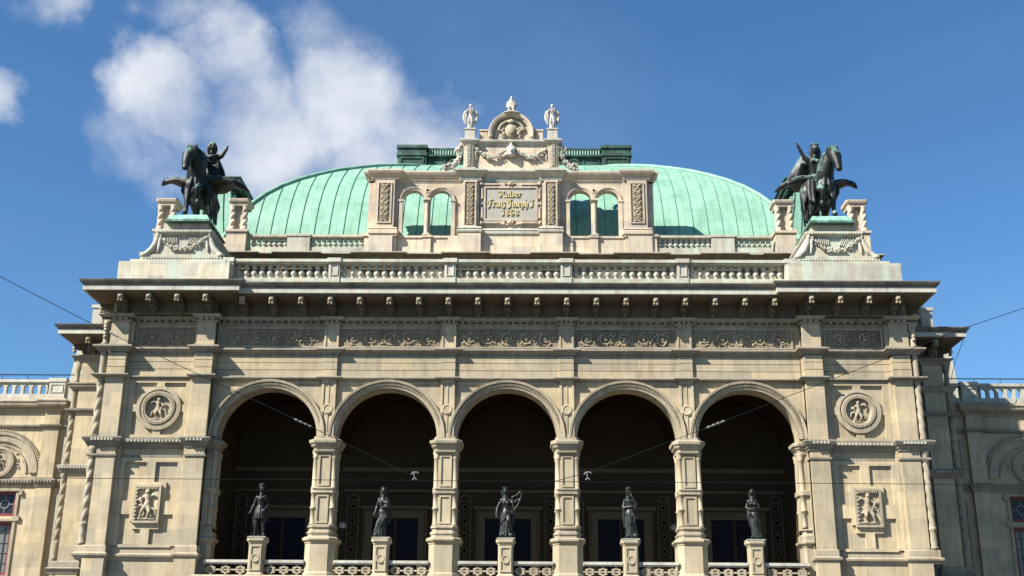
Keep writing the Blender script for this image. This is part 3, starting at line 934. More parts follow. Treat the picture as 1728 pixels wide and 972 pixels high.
# ---- towers
def tower(sx):
    def X(a, b): return sorted((sx * a, sx * b))
    b = MB()
    b.box(*X(13.62, 18.7), -.1, 7.3, .12, 19.3)
    part(b, 'tower_wall', STONE)
    for (a, c) in ((17.7, 18.55), (13.66, 14.5)):
        q = MB(); x0, x1 = X(a, c)
        q.box(x0, x1, -.55, -.1, 7.0, 15.1)
        q.box(x0, x1, -.55, -.1, 16.5, 17.75)
        # stepped return beside the pilaster
        y0, y1 = X(a - .16, c + .0) if a > 15 else X(a, c + .16)
        q.box(y0, y1, -.32, -.1, 7.0, 15.1); q.box(y0, y1, -.32, -.1, 16.5, 17.75)
        q.box(x0 - .06, x1 + .06, -.62, -.2, .12, 6.9)
        part(q, 'pilaster', STONE)
    # base mouldings and dentilled string at capital level
    pt = [(-x, y) for (x, y) in reversed(TW_L)] if sx > 0 else TW_L
    part(MB().sweep(pt, [(0, 6.72), (.02, 6.74), (.05, 6.84), (.13, 6.9), (.15, 6.98), (.03, 7.05), (.03, 7.3), (0, 7.36)]), 'base_moulding', TRIM)
    part(MB().sweep(pt, [(0, 11.3), (.04, 11.32), (.05, 11.4), (0, 11.42)]), 'string_course', LEDGE)
    part(MB().sweep(pt, [(0, 11.72), (.03, 11.72), (.05, 11.8), (.1, 11.84), (.12, 11.93), (.18, 11.96), (.26, 12.1), (.26, 12.16), (.02, 12.22), (0, 12.22)]), 'string_course', LEDGE)
    d = MB()
    def row(xa, xb, y):
        n = int((xb - xa) / .15)
        for i in range(n):
            xx = xa + (i + .5) * (xb - xa) / n; d.box(xx - .045, xx + .045, y - .27, y - .1, 11.985, 12.085)
    for (a, c, y) in ((13.7, 14.5, -.6), (14.75, 17.45, -.21), (17.75, 18.8, -.6)):
        x0, x1 = X(a, c); row(x0, x1, y)
    part(d, 'bead_moulding', PTRIM)
    # corner column, roped shaft
    cx, cy = sx * 18.78, -.42
    t = MB()
    for (z0, z1) in ((8.35, 11.2), (12.25, 14.9)):
        n = 72; k = 20; vs = []
        for i in range(n + 1):
            z = z0 + (z1 - z0) * i / n; tw = (z - z0) * 5.5 * -sx
            for q in range(k):
                a = 2 * PI * q / k; r = .135 + .035 * math.cos(2 * (a - tw))
                r = .12 + .055 * abs(math.cos(1.0 * (a - tw)))
                vs.append((cx + r * math.cos(a), cy + r * math.sin(a), z))
        fs = [(i * k + q, i * k + (q + 1) % k, (i + 1) * k + (q + 1) % k, (i + 1) * k + q) for i in range(n) for q in range(k)]
        t.add(vs, fs)
    t.lathe((cx, cy, 0), [(.2, 7.36), (.2, 7.5), (.14, 7.55), (.19, 7.75), (.15, 8.0), (.17, 8.2), (.2, 8.25), (.2, 8.32), (.14, 8.36)], 12)
    t.lathe((cx, cy, 0), [(.14, 11.2), (.19, 11.24), (.14, 11.3), (.16, 11.45), (.21, 11.6), (.23, 11.75)], 12)
    t.lathe((cx, cy, 0), [(.14, 14.9), (.15, 15.17), (.15, 16.2), (.15, 16.56), (.2, 16.62), (.13, 16.7), (.13, 17.2), (.2, 17.6), (.24, 17.7)], 12)
    for i in range(5):
        t.ball((cx, cy - .17, 16.9 + .16 * i), (.1, .09, .1))
    part(t, 'roped_column', LEDGE2, None, True)
    # medallion in a cross-shaped field
    mx = sx * 16.05; mz = 13.6; y = -.1
    q = MB(); D = .12
    q.box(mx - 1.52, mx - 1.18, y - D, y, 12.22, 14.97); q.box(mx + 1.18, mx + 1.52, y - D, y, 12.22, 14.97)
    q.box(mx - 1.179, mx + 1.179, y - D, y, 14.8, 14.97); q.box(mx - 1.179, mx + 1.179, y - D, y, 12.22, 12.36)
    q.box(mx - .18, mx + .18, y - D, y, mz + .9, 14.799); q.box(mx - .18, mx + .18, y - D, y, 12.361, mz - .9)
    q.box(mx - 1.179, mx - .9, y - D, y, mz - .17, mz + .17); q.box(mx + .9, mx + 1.179, y - D, y, mz - .17, mz + .17)
    part(q, 'cross_panel', STONE)
    md = MB()
    md.lathe((mx, y, mz), [(1.03, 0), (1.03, -.18), (.86, -.2), (.84, -.14), (.79, -.14), (.77, -.24), (.6, -.24), (.57, -.12), (.55, -.03), (.01, -.03)], 44, 'y')
    for i in range(40):
        a = 2 * PI * i / 40; md.ball((mx + .69 * math.cos(a), y - .24, mz + .69 * math.sin(a)), (.035, .04, .035), None, 6, 4)
    mo = part(md, 'medallion', TRIM)
    f = MB(); relief_figure(f, mx, mz - .5, y - .08, .98, sx)
    f.sculpt('relief_figure', TRIM, mo, .028, 1)
    # square relief in a cross of raised bands
    sxm = sx * 16.1; sz = 9.2
    q = MB()
    q.box(sxm - 1.52, sxm - 1.2, y - D, y, 7.36, 11.3); q.box(sxm + 1.2, sxm + 1.52, y - D, y, 7.36, 11.3)
    q.box(sxm - 1.199, sxm + 1.199, y - D, y, 11.1, 11.3); q.box(sxm - 1.199, sxm + 1.199, y - D, y, 7.3, 7.42)
    q.box(sxm - .2, sxm + .2, y - D, y, 10.2, 11.099); q.box(sxm - .2, sxm + .2, y - D, y, 7.421, 8.1)
    q.box(sxm - 1.199, sxm - .76, y - D, y, 8.75, 9.35); q.box(sxm + .76, sxm + 1.199, y - D, y, 8.75, 9.35)
    q.box(sxm - .759, sxm + .759, y - D, y, 8.45, 10.199); q.box(sxm - .6, sxm + .6, y - D, y, 8.101, 8.449)
    part(q, 'cross_panel', STONE)
    q = MB()
    frame(q, sxm - .6, sxm + .6, 8.35, 10.05, .1, y - .26, y - .12)
    for i in range(9):
        q.box(sxm - .5, sxm - .43, y - .27, y - .17, 8.5 + i * .165, 8.58 + i * .165); q.box(sxm - .42 + i * .1, sxm - .37 + i * .1, y - .27, y - .17, 9.86, 9.94)
    so = part(q, 'relief_panel', TRIM)
    f = MB(); relief_figure(f, sxm, 8.55, y - .16, 1.3, -sx, True)
    f.sculpt('relief_figure', TRIM, so, .03, 1)


def relief_figure(f, cx, z, y, h, sd_, seated=False):
    """carved dancing genius with flying drapery, in high relief"""
    s = h / 1.0
    P = lambda x, zz, yy=0: (cx + sd_ * x * s, y - yy * s, z + zz * s)
    f.ball(P(.0, .9, .05), .085 * s)
    f.ball(P(.0, .95, .02), .09 * s)
    f.cap(P(.0, .78), P(.03, .58), .11 * s, .09 * s)
    f.cap(P(.03, .56), P(0, .42), .11 * s, .12 * s)
    f.limb([P(-.07, .4, .03), P(-.14, .24, .08), P(-.2, .03, .02)], [.085 * s, .06 * s, .04 * s])
    f.limb([P(.06, .4, .03), P(.12, .22, .1), P(.05, .05, .02)], [.085 * s, .06 * s, .04 * s])
    f.limb([P(-.1, .76), P(-.24, .66, .05), P(-.16, .54, .08)], [.05 * s, .04 * s, .035 * s])
    f.limb([P(.1, .76), P(.25, .82, .04), P(.36, .74, .05)], [.05 * s, .04 * s, .035 * s])
    f.limb([P(.1, .8), P(.33, .9), P(.42, .72), P(.36, .5)], [.04 * s, .05 * s, .045 * s, .03 * s])
    f.limb([P(-.1, .5), P(-.32, .42), P(-.4, .2)], [.05 * s, .055 * s, .03 * s])
    f.limb([P(.1, .38), P(.3, .3), P(.33, .12)], [.05 * s, .05 * s, .03 * s])
    f.cap(P(-.25, .0), P(.3, .0), .05 * s, .04 * s)
    f.ball(P(-.3, .66, .02), (.09 * s, .04 * s, .09 * s))


tower(-1); tower(1)


# ---- second step beside each tower
def side_step(sx):
    def X(a, b): return sorted((sx * a, sx * b))
    b = MB()
    b.box(*X(18.5, 22.55), 7.2, 14, .12, 19.3)
    part(b, 'side_pavilion_wall', STONE)
    q = MB(); x0, x1 = X(21.55, 22.62)
    q.box(x0, x1, 6.88, 7.2, .12, 17.8)
    z0_, z1_ = X(19.0, 19.6); q.box(z0_, z1_, 7.0, 7.2, .12, 17.8)
    part(q, 'pilaster', STONE)
    pth = [(-23.0, 11.3), (-23.0, 6.85), (-21.5, 6.85), (-21.5, 7.18), (-18.7, 7.18)]
    if sx > 0: pth = [(-x, y) for (x, y) in reversed(pth)]
    s1 = [(0, 16.17), (.07, 16.25), (.13, 16.3), (.15, 16.4), (.2, 16.44), (.2, 16.5), (.02, 16.56), (0, 16.56)]
    s2 = [(0, 14.95), (.06, 14.95), (.08, 15.0), (.15, 15.03), (.17, 15.12), (.02, 15.17), (0, 15.17)]
    s3 = [(0, 11.72), (.05, 11.8), (.12, 11.93), (.2, 12.1), (.2, 12.15), (0, 12.22)]
    s4 = [(0, 6.72), (.05, 6.84), (.15, 6.98), (.03, 7.05), (.03, 7.3), (0, 7.36)]
    s5 = [(0, 17.66), (.05, 17.72), (.05, 17.84), (.2, 17.95), (.2, 18.0), (0, 18.02)]
    for s in (s1, s2, s3, s4, s5): part(MB().sweep(pth, s), 'string_course', LEDGE)
    d = MB(); x0, x1 = X(21.6, 23.1)
    for i in range(10): xx = x0 + (i + .5) * .15; d.box(xx - .045, xx + .045, 6.6, 6.75, 11.985, 12.085)
    part(d, 'bead_moulding', PTRIM)
    cx, cy = sx * 22.85, 7.05
    t = MB()
    for (za, zb) in ((8.35, 11.5), (12.25, 14.9)):
        n = 66; k = 20; vs = []
        for i in range(n + 1):
            z = za + (zb - za) * i / n; tw = (z - za) * 5.5 * -sx
            for g in range(k):
                a = 2 * PI * g / k; r = .12 + .055 * abs(math.cos(a - tw)); vs.append((cx + r * math.cos(a), cy + r * math.sin(a), z))
        t.add(vs, [(i * k + g, i * k + (g + 1) % k, (i + 1) * k + (g + 1) % k, (i + 1) * k + g) for i in range(n) for g in range(k)])
    t.lathe((cx, cy, 0), [(.2, 7.36), (.14, 7.55), (.19, 7.75), (.15, 8.0), (.2, 8.25), (.14, 8.36)], 12)
    t.lathe((cx, cy, 0), [(.14, 11.4), (.16, 11.55), (.21, 11.65), (.23, 11.75)], 12)
    t.lathe((cx, cy, 0), [(.14, 14.9), (.15, 15.17), (.15, 16.56), (.2, 16.62), (.13, 16.7), (.13, 17.2), (.24, 17.7)], 12)
    part(t, 'roped_column', LEDGE2, None, True)
    # parapet on the step
    b = MB()
    x0, x1 = X(18.6, 21.9)
    b.box(x0, x1, 7.3, 7.7, 19.3, 19.75); b.box(x0, x1, 7.25, 7.7, 20.46, 20.62)
    px0, px1 = X(21.9, 22.5); b.box(px0, px1, 7.15, 7.8, 19.3, 20.75); b.box(px0 - .06, px1 + .06, 7.09, 7.86, 20.75, 20.92)
    bo = part(b, 'roof_parapet', PTRIM)
    for i in range(6):
        o = BAL.copy(); COL.objects.link(o); o.parent = bo; o.location = (sx * (21.7 - i * .36), 7.5, 19.75); o.scale = (1, 1, .98)


BALP = [(.12, 0), (.12, .07), (.07, .1), (.06, .14), (.12, .2), (.15, .27), (.14, .35), (.07, .42), (.1, .44), (.07, .47), (.12, .54), (.12, .6), (.07, .64), (.12, .66), (.12, .72)]


def roof_balustrade():
    global BAL
    base = MB().lathe((0, 0, 0), BALP, 12)
    BAL = base.build('baluster', PTRIM, None, True)
    first = True
    xs = [-13.05, -8.25, -2.75, 2.75, 8.25, 13.05]
    for i in range(5):
        xa, xb = xs[i] + (.27 if i else .0), xs[i + 1] - (.27 if i < 4 else 0)
        b = MB()
        b.box(xa, xb, -.55, -.05, 19.35, 19.85)
        b.box(xa, xb, -.6, -.1, 20.57, 20.62); b.box(xa, xb, -.68, -.06, 20.62, 20.76)
        r = part(b, 'roof_balustrade', PALE)
        n = 13 if 0 < i < 4 else 12
        for k in range(n):
            x = xa + (xb - xa) * (k + .5) / n
            if first: o = BAL; first = False
            else: o = BAL.copy(); COL.objects.link(o)
            o.parent = r; o.location = (x, -.3, 19.85)
    for x in xs[1:5]:
        q = MB(); q.box(x - .265, x + .265, -.6, 0, 19.35, 20.6); frame(q, x - .19, x + .19, 19.95, 20.5, .05, -.64, -.6)
        q.box(x - .33, x + .33, -.74, .06, 20.603, 20.8)
        part(q, 'balustrade_pier', PTRIM)
    for s in (-1, 1):
        q = MB(); x0, x1 = sorted((s * 13.06, s * 13.5)); q.box(x0, x1, -.7, 0, 19.35, 20.6); q.box(x0 - .04, x1 + .04, -.76, .06, 20.603, 20.8)
        frame(q, x0 + .06, x1 - .06, 19.95, 20.5, .05, -.74, -.7)
        part(q, 'balustrade_pier', PTRIM)
    part(MB().box(-13.5, 13.5, -.1, 4.99, 19.3, 19.42), 'terrace', TRIM)
    part(MB().box(-13.6, 13.6, 4.9, 4.999, 19.42, 22.15), 'terrace_back_wall', GRIME)  # separate dark-toned face behind the balusters


roof_balustrade()
side_step(-1); side_step(1)


# ---- attic behind the terrace
def attic():
    part(MB().box(-18.7, 18.7, 5.001, 30, .12, 22.6), 'hall_wall', ATTIC)
    brk = [(-14.4, .75), (-11.15, .75), (-6.85, .95), (-2.3, .75), (2.3, .75), (6.85, .95), (11.15, .75), (14.4, .75)]
    p = [(-18.9, 9), (-18.9, 4.95)]
    for (c, h) in brk: p += [(c - h, 4.95), (c - h, 4.75), (c + h, 4.75), (c + h, 4.95)]
    p += [(18.9, 4.95), (18.9, 9)]
    part(MB().sweep(p, [(0, 22.1), (.06, 22.12), (.06, 22.5), (.2, 22.55), (.2, 22.62), (.24, 22.64), (.3, 22.76), (.47, 22.9), (0, 22.91)]), 'attic_cornice', DARKST)  # shade of the sloping underside is put into this dark stone colour
    part(MB().sweep(p, [(0, 22.912), (.53, 22.912), (.54, 22.97), (.0, 23.05), (-.3, 23.1)]), 'attic_cornice_ledge', PTRIM)
    part(MB().box(-18.9, 18.9, 5.0, 8.0, 22.6, 23.05), 'attic_base', ATTIC)
    # balustrades either side of the pavilion
    bp = [(r * 1.05, z * .78) for (r, z) in BALP]
    me = MB().lathe((0, 0, 0), bp, 10).mesh('baluster', PTRIM, True)
    for s in (-1, 1):
        for (a, c, n) in ((13.72, 11.76, 7), (10.56, 7.72, 10)):
            xa, xb = sorted((s * a, s * c))
            b = MB(); b.box(xa, xb, 4.85, 5.3, 23.08, 23.42); b.box(xa, xb, 4.76, 5.26, 23.98, 24.1)
            r = part(b, 'attic_balustrade', PALE)
            for k in range(n):
                o = bpy.data.objects.new('baluster', me); COL.objects.link(o); o.parent = r; o.location = (xa + (xb - xa) * (k + .5) / n, 5.07, 23.42)
        x0, x1 = sorted((s * 11.755, s * 10.565))
        q = MB(); q.box(x0, x1, 4.75, 5.4, 23.08, 24.0); q.box(x0 - .05, x1 + .05, 4.7, 5.45, 24.003, 24.12)
        part(q, 'balustrade_pier', PTRIM)
    # aedicules: paired roped colonnettes under an entablature block
    for s in (-1, 1):
        for (c, wdt) in ((14.45, .5), (18.3, .5)):
            x = s * c
            q = MB()
            q.box(x - .52, x + .52, 4.65, 5.75, 23.05, 24.2); q.box(x - .6, x + .6, 4.57, 5.83, 24.2, 24.33)
            q.box(x - .25, x + .25, 4.95, 5.6, 24.33, 25.75)
            q.sweep(oct_path(x, 5.2, .45, .5, .02), [(-.1, 25.72), (.0, 25.72), (.02, 25.85), (.1, 25.92), (.13, 26.02), (.13, 26.08), (-.1, 26.12)], True)
            q.box(x - .28, x + .28, 4.95, 5.45, 26.12, 26.24)
            a = part(q, 'aedicule', ATTIC)
            for dx in (-.33, .33):
                t = MB(); n = 30; k = 16; vs = []; z0, z1 = 24.55, 25.5
                for i in range(n + 1):
                    z = z0 + (z1 - z0) * i / n
                    for g in range(k):
                        an = 2 * PI * g / k; rr = .1 + .07 * abs(math.cos(an - (z - z0) * 8)); vs.append((x + dx + rr * math.cos(an), 4.86 + rr * math.sin(an), z))
                t.add(vs, [(i * k + g, i * k + (g + 1) % k, (i + 1) * k + (g + 1) % k, (i + 1) * k + g) for i in range(n) for g in range(k)])
                t.lathe((x + dx, 4.86, 0), [(.19, 24.33), (.19, 24.42), (.14, 24.46), (.16, 24.55)], 12)
                t.lathe((x + dx, 4.86, 0), [(.13, 25.48), (.16, 25.52), (.13, 25.56), (.2, 25.7), (.2, 25.74)], 12)
                part(t, 'roped_colonnette', ATTIC, a, True)
    # a wall piece joining aedicules to the balustrade and closing the outer corner
    for s in (-1, 1):
        x0, x1 = sorted((s * 14.97, s * 17.78)); part(MB().box(x0, x1, 5.0, 5.5, 23.05, 24.0), 'attic_parapet', ATTIC)


attic()


# ---- screen pavilion with the inscription
def pavilion():
    rnd = random.Random(11)
    Y = 5.0
    for s in (-1, 1):
        # plinth under the whole flank
        q = MB()
        x0, x1 = sorted((s * 7.7, s * 2.7))
        q.box(x0, x1, Y, Y + .7, 23.05, 24.0)
        for (a, c, y) in ((7.7, 6.05, Y - .25), (7.45, 6.2, Y - .35), (4.62, 4.2, Y - .12), (3.3, 2.75, Y - .12)):
            p0, p1 = sorted((s * a, s * c)); q.box(p0, p1, y, Y + .01, 23.05, 24.0)
        q.box(x0 + .0, x1, Y - .06, Y + .75, 24.003, 24.12)
        for (a, c, y) in ((7.78, 5.98, Y - .33), (4.68, 4.16, Y - .18)):
            p0, p1 = sorted((s * a, s * c)); q.box(p0, p1, y, Y - .061, 24.0, 24.13)
        part(q, 'pavilion_plinth', ATTIC)
        # corner pier
        q = MB()
        p0, p1 = sorted((s * 7.35, s * 6.0)); q.box(p0, p1, Y, Y + .6, 24.12, 27.3)
        p0, p1 = sorted((s * 7.25, s * 6.2)); q.box(p0, p1, Y - .18, Y, 24.45, 27.3)
        cp = oct_path(s * 6.72, Y + .1, .72, .4, .01)
        q.sweep(cp, [(0, 24.13), (.1, 24.13), (.1, 24.3), (.02, 24.36), (.06, 24.42), (0, 24.5)], True, False)
        pr = part(q, 'pavilion_pier', ATTIC)
        f = vfoliage(s * 6.72 - .3, s * 6.72 + .3, 24.85, 27.05, Y - .2, rnd)
        part(f, 'foliage_relief', TRIM, pr)
        part(MB().box(s * 6.72 - .33, s * 6.72 + .33, Y - .195, Y - .18, 24.83, 27.07), 'relief_ground', DARKBACK, pr)
        fr = MB(); frame(fr, s * 6.72 - .38, s * 6.72 + .38, 24.78, 27.12, .06, Y - .24, Y - .18)
        part(fr, 'relief_frame', ATTIC, pr)
        # slim outer pilaster
        q = MB(); p0, p1 = sorted((s * 7.62, s * 7.36)); q.box(p0, p1, Y + .1, Y + .6, 24.12, 27.3)
        part(q, 'pavilion_pilaster', ATTIC)
        # arcade of two open lights
        w = MB()
        c1, c2 = s * 5.19, s * 3.73
        for c in (c1, c2):
            hw = .73
            arched_wall(w, c, c - hw, c + hw, 24.12, 26.2, .575, 27.32, Y + .12, Y + .5, 20)
        p0, p1 = sorted((s * 5.92, s * 6.0)); w.box(p0, p1, Y + .12, Y + .5, 24.12, 27.32)
        p0, p1 = sorted((s * 3.0, s * 2.6)); w.box(p0, p1, Y + .12, Y + .5, 24.12, 27.32)
        wo = part(w, 'window_arcade', ATTIC)
        for c in (c1, c2):
            a = MB(); a.arc(c, 26.2, [(.58, Y + .2), (.58, Y + .06), (.66, Y + .05), (.7, Y), (.74, Y), (.74, Y + .12)], 0, PI, 22)
            part(a, 'window_arch', ATTIC, wo)
        k = MB()
        for x in (s * 4.46,):
            k = MB(); k.lathe((x, Y + .0, 0), [(.16, 24.13), (.16, 24.25), (.1, 24.32), (.1, 26.0), (.14, 26.04), (.1, 26.08), (.17, 26.18)], 12)
            k.box(x - .19, x + .19, Y - .2, Y + .3, 26.12, 26.22); k.box(x - .19, x + .19, Y - .2, Y + .3, 24.122, 24.2)
            k.lathe((x, Y + .12, 26.78), [(.13, 0), (.13, -.06), (.08, -.06), (.07, 0)], 14, 'y')
            part(k, 'window_column', ATTIC, wo)
        for x in (s * 5.86, s * 3.06):
            k = MB(); k.box(x - .1, x + .1, Y + .0, Y + .12, 24.13, 26.1); k.box(x - .14, x + .14, Y - .04, Y + .14, 26.1, 26.2)
            part(k, 'window_respond', ATTIC, wo)
        # entablature of the flank
        pth = [(-7.66, 5.7), (-7.66, 5.08), (-7.42, 5.08), (-7.42, 4.8), (-6.02, 4.8), (-6.02, 5.05), (-2.7, 5.05)]
        if s > 0: pth = [(-x, y) for (x, y) in reversed(pth)]
        part(MB().sweep(pth, [(-.3, 27.3), (0, 27.3), (.03, 27.36), (.03, 27.44), (.1, 27.5), (.2, 27.62), (.25, 27.72), (.25, 27.8), (.0, 27.86), (-.3, 27.86)]), 'pavilion_cornice', ATTIC)
        x0, x1 = sorted((s * 7.6, s * 2.7)); part(MB().box(x0, x1, Y + .1, Y + .75, 27.2, 27.84), 'entablature', ATTIC)
    # centre block
    q = MB()
    q.box(-2.72, 2.72, Y - .05, Y + .9, 23.05, 24.25)
    q.box(-2.55, 2.55, Y - .0, Y + .9, 24.25, 28.0)
    for s in (-1, 1):
        p0, p1 = sorted((s * 1.55, s * 2.75)); q.box(p0, p1, Y - .4, Y - .05, 23.05, 24.2)
        p0, p1 = sorted((s * 1.68, s * 2.62)); q.box(p0, p1, Y - .18, Y, 24.2, 27.2); q.box(p0 + .1, p1 - .1, Y - .28, Y - .18, 24.5, 27.2)
    part(q, 'centre_block', ATTIC)
    pth = [(-2.75, 5.8), (-2.75, 4.6), (-1.55, 4.6), (-1.55, 4.93), (1.55, 4.93), (1.55, 4.6), (2.75, 4.6), (2.75, 5.8)]
    part(MB().sweep(pth, [(-.05, 24.2), (.05, 24.2), (.08, 24.28), (.02, 24.33), (.02, 24.4), (.06, 24.42), (-.0, 24.52), (-.35, 24.52)]), 'pavilion_base_moulding', PTRIM)
    pth2 = [(-2.7, 5.8), (-2.7, 4.75), (-1.58, 4.75), (-1.58, 4.93), (1.58, 4.93), (1.58, 4.75), (2.7, 4.75), (2.7, 5.8)]
    part(MB().sweep(pth2, [(-.2, 27.2), (0, 27.2), (.04, 27.3), (.04, 27.42), (.12, 27.5), (.24, 27.62), (.3, 27.7), (.3, 27.78), (.0, 27.86), (-.3, 27.88)]), 'pavilion_cornice', PTRIM)
    for s in (-1, 1):
        fo = vfoliage(s * 2.15 - .24, s * 2.15 + .24, 24.65, 27.05, Y - .3, rnd)
        part(fo, 'foliage_relief', TRIM)
        part(MB().box(s * 2.15 - .28, s * 2.15 + .28, Y - .295, Y - .28, 24.6, 27.11), 'relief_ground', DARKBACK)
        fr = MB(); frame(fr, s * 2.15 - .33, s * 2.15 + .33, 24.55, 27.16, .06, Y - .34, Y - .28); part(fr, 'relief_frame', ATTIC)
    # plaque and strapwork frame
    pl = part(MB().box(-1.34, 1.34, Y - .06, Y, 25.06, 26.84), 'plaque', PLAQ)
    q = MB()
    frame(q, -1.44, 1.44, 24.96, 26.94, .1, Y - .12, Y)
    frame(q, -1.62, 1.62, 24.74, 27.16, .05, Y - .09, Y)
    for s in (-1, 1):
        for z0, z1 in ((24.8, 24.9), (27.0, 27.1)):
            q.box(s * 1.0 - .42, s * 1.0 + .42, Y - .16, Y, z0, z1); q.box(s * .45 - .14, s * .45 + .14, Y - .13, Y, z0 - .04, z1 + .03)
        for z in (25.4, 26.5): q.box(s * 1.53 - .05, s * 1.53 + .05, Y - .16, Y, z - .3, z + .3)
        q.box(s * 1.55 - .1, s * 1.55 + .1, Y - .13, Y, 25.88, 26.02)
        for z in (24.82, 27.08): q.ball((s * 1.55, Y - .1, z), .12)
    for z in (24.86, 27.05): q.ball((0, Y - .12, z), (.2, .1, .1)); q.ball((0, Y - .14, z + .04), (.09, .1, .13))
    part(q, 'strapwork_frame', ATTIC, pl)
    letters(pl, Y - .062)
    # upper tier
    q = MB()
    q.box(-2.5, 2.5, Y + .05, Y + .8, 27.86, 29.4)
    for s in (-1, 1):
        p0, p1 = sorted((s * 2.0, s * 2.56)); q.box(p0, p1, Y - .12, Y + .05, 27.88, 29.4)
        q.box(p0 + .08, p1 - .08, Y - .17, Y - .12, 28.05, 29.3)
    part(q, 'upper_tier', ATTIC)
    pth = [(-2.56, 5.8), (-2.56, 4.88), (-1.98, 4.88), (-1.98, 5.05), (1.98, 5.05), (1.98, 4.88), (2.56, 4.88), (2.56, 5.8)]
    part(MB().sweep(pth, [(-.3, 29.3), (0, 29.3), (.03, 29.4), (.1, 29.46), (.17, 29.54), (.2, 29.6), (.2, 29.67), (.0, 29.73), (-.6, 29.74)]), 'pavilion_cornice', PTRIM)
    part(MB().sweep(pth, [(-.3, 27.87), (.08, 27.87), (.08, 28.0), (.0, 28.05), (-.3, 28.05)]), 'pavilion_base_moulding', ATTIC)
    for s in (-1, 1): part(vfoliage(s * 2.28 - .15, s * 2.28 + .15, 28.1, 29.3, Y - .18, rnd), 'foliage_relief', PTRIM)
    # garland and mask
    g = MB()
    for s in (-1, 1):
        n = 22
        for i in range(n + 1):
            t = i / n; x = s * (.28 + 1.6 * t); z = 29.05 - .42 * math.sin(PI * t) + .1 * t * t
            r = .07 + .08 * math.sin(PI * t)
            for k in range(3):
                g.ball((x + rnd.uniform(-.04, .04), Y - .04 - rnd.uniform(0, .12), z + rnd.uniform(-r, r) * .7), rnd.uniform(.045, .085), None, 6, 4)
        g.tube([(s * 1.85, Y - .05, 29.15), (s * 1.93, Y - .03, 28.85), (s * 1.88, Y - .03, 28.5)], [.05, .06, .02], 6)
    part(g, 'garland', PTRIM)
    k = MB()
    k.ball((0, Y - .15, 28.95), (.27, .25, .33)); k.ball((0, Y - .38, 28.92), (.05, .06, .09)); k.ball((0, Y - .12, 29.2), (.2, .22, .16))
    for s in (-1, 1):
        k.ball((s * .17, Y - .22, 29.12), .1); k.ball((s * .2, Y - .15, 28.8), .13); k.ball((s * .1, Y - .35, 29.0), (.04, .03, .03))
    k.ball((0, Y - .3, 28.74), (.12, .1, .08)); k.cap((0, Y - .15, 29.3), (0, Y - .1, 29.5), .1, .04)
    k.sculpt('mask', PTRIM, HOUSE, .03, 1)
    # side volutes with hanging garland
    for s in (-1, 1):
        q = MB(); pts = [(s * 2.7, Y + .1, 29.35), (s * 2.86, Y + .1, 29.1), (s * 2.8, Y + .1, 28.75), (s * 2.92, Y + .1, 28.4), (s * 3.2, Y + .05, 28.15), (s * 3.5, Y, 28.05)]
        q.tube(pts, [.1, .14, .13, .15, .17, .1], 8)
        for (x, y, z) in pts:
            for j in range(9): q.ball((x + rnd.uniform(-.14, .14), y - .1 + rnd.uniform(-.1, .06), z + rnd.uniform(-.16, .16)), rnd.uniform(.05, .09), None, 6, 4)
        q.ball((s * 2.68, Y, 29.42), (.13, .12, .13)); q.ball((s * 3.45, Y, 28.0), (.14, .15, .13))
        part(q, 'volute', PTRIM)
    # segmental gable with coat of arms, stepped shoulders
    q = MB(); n = 30; zc = 30.12; r = 1.2
    q.add([(-1.2, Y + .15, 29.72), (1.2, Y + .15, 29.72)] + [(r * .98 * math.cos(PI * i / n), Y + .15, zc + r * .98 * math.sin(PI * i / n)) for i in range(n + 1)], [tuple(range(n + 3))])
    q.add([(-1.2, Y + .6, 29.72), (1.2, Y + .6, 29.72)] + [(r * .98 * math.cos(PI * i / n), Y + .6, zc + r * .98 * math.sin(PI * i / n)) for i in range(n + 1)], [tuple(range(n + 3))])
    q.arc(0, zc, [(.98, Y + .15), (.98, Y + .0), (1.05, Y - .03), (1.07, Y - .1), (1.2, Y - .14), (1.24, Y - .08), (1.24, Y + .6), (1.15, Y + .62)], -.22, PI + .22, 36)
    q.box(-1.3, -1.0, Y - .05, Y + .6, 29.73, 29.95); q.box(1.0, 1.3, Y - .05, Y + .6, 29.73, 29.95)
    for s in (-1, 1):
        p0, p1 = sorted((s * 1.28, s * 1.72)); q.box(p0, p1, Y + .1, Y + .6, 29.73, 30.3); q.box(p0 - .03, p1 + .03, Y + .05, Y + .65, 30.3, 30.38)
        p0, p1 = sorted((s * 1.0, s * 1.3)); q.box(p0, p1, Y + .1, Y + .6, 29.73, 30.3)
    part(q, 'gable', ATTIC)
    a = MB()
    a.ball((0, Y + .08, 30.3), (.36, .14, .42), None, 14, 8)
    a.ball((0, Y - .02, 30.3), (.22, .1, .28), None, 12, 6)
    for i in range(22):
        t = PI * (i / 21) ; x = .66 * math.cos(t); z = 30.35 + .55 * math.sin(t)
        a.ball((x, Y + .08, z), (rnd.uniform(.08, .13), .1, rnd.uniform(.06, .1)), (0, t, 0), 6, 4)
    for s in (-1, 1):
        for i in range(6): a.ball((s * (.45 + .06 * math.sin(i * 2)), Y + .05, 29.9 + i * .1), rnd.uniform(.06, .1), None, 6, 4)
    a.ball((0, Y + .02, 30.82), (.2, .12, .12)); a.ball((0, Y, 30.92), .07)
    a.sculpt('coat_of_arms', TRIM, HOUSE, .03, 1)
    for s in (-1, 1):
        q = MB()
        p0, p1 = s * 2.24 - .28, s * 2.24 + .28
        q.box(p0, p1, Y - .15, Y + .4, 29.74, 30.28); q.box(p0 - .04, p1 + .04, Y - .19, Y + .44, 30.28, 30.36)
        part(q, 'statue_pedestal', PTRIM)
    q = MB(); q.lathe((0, Y + .25, 0), [(.6, 31.3), (.55, 31.36), (.3, 31.42), (.27, 31.5)], 16)
    part(q, 'statue_pedestal', PTRIM)


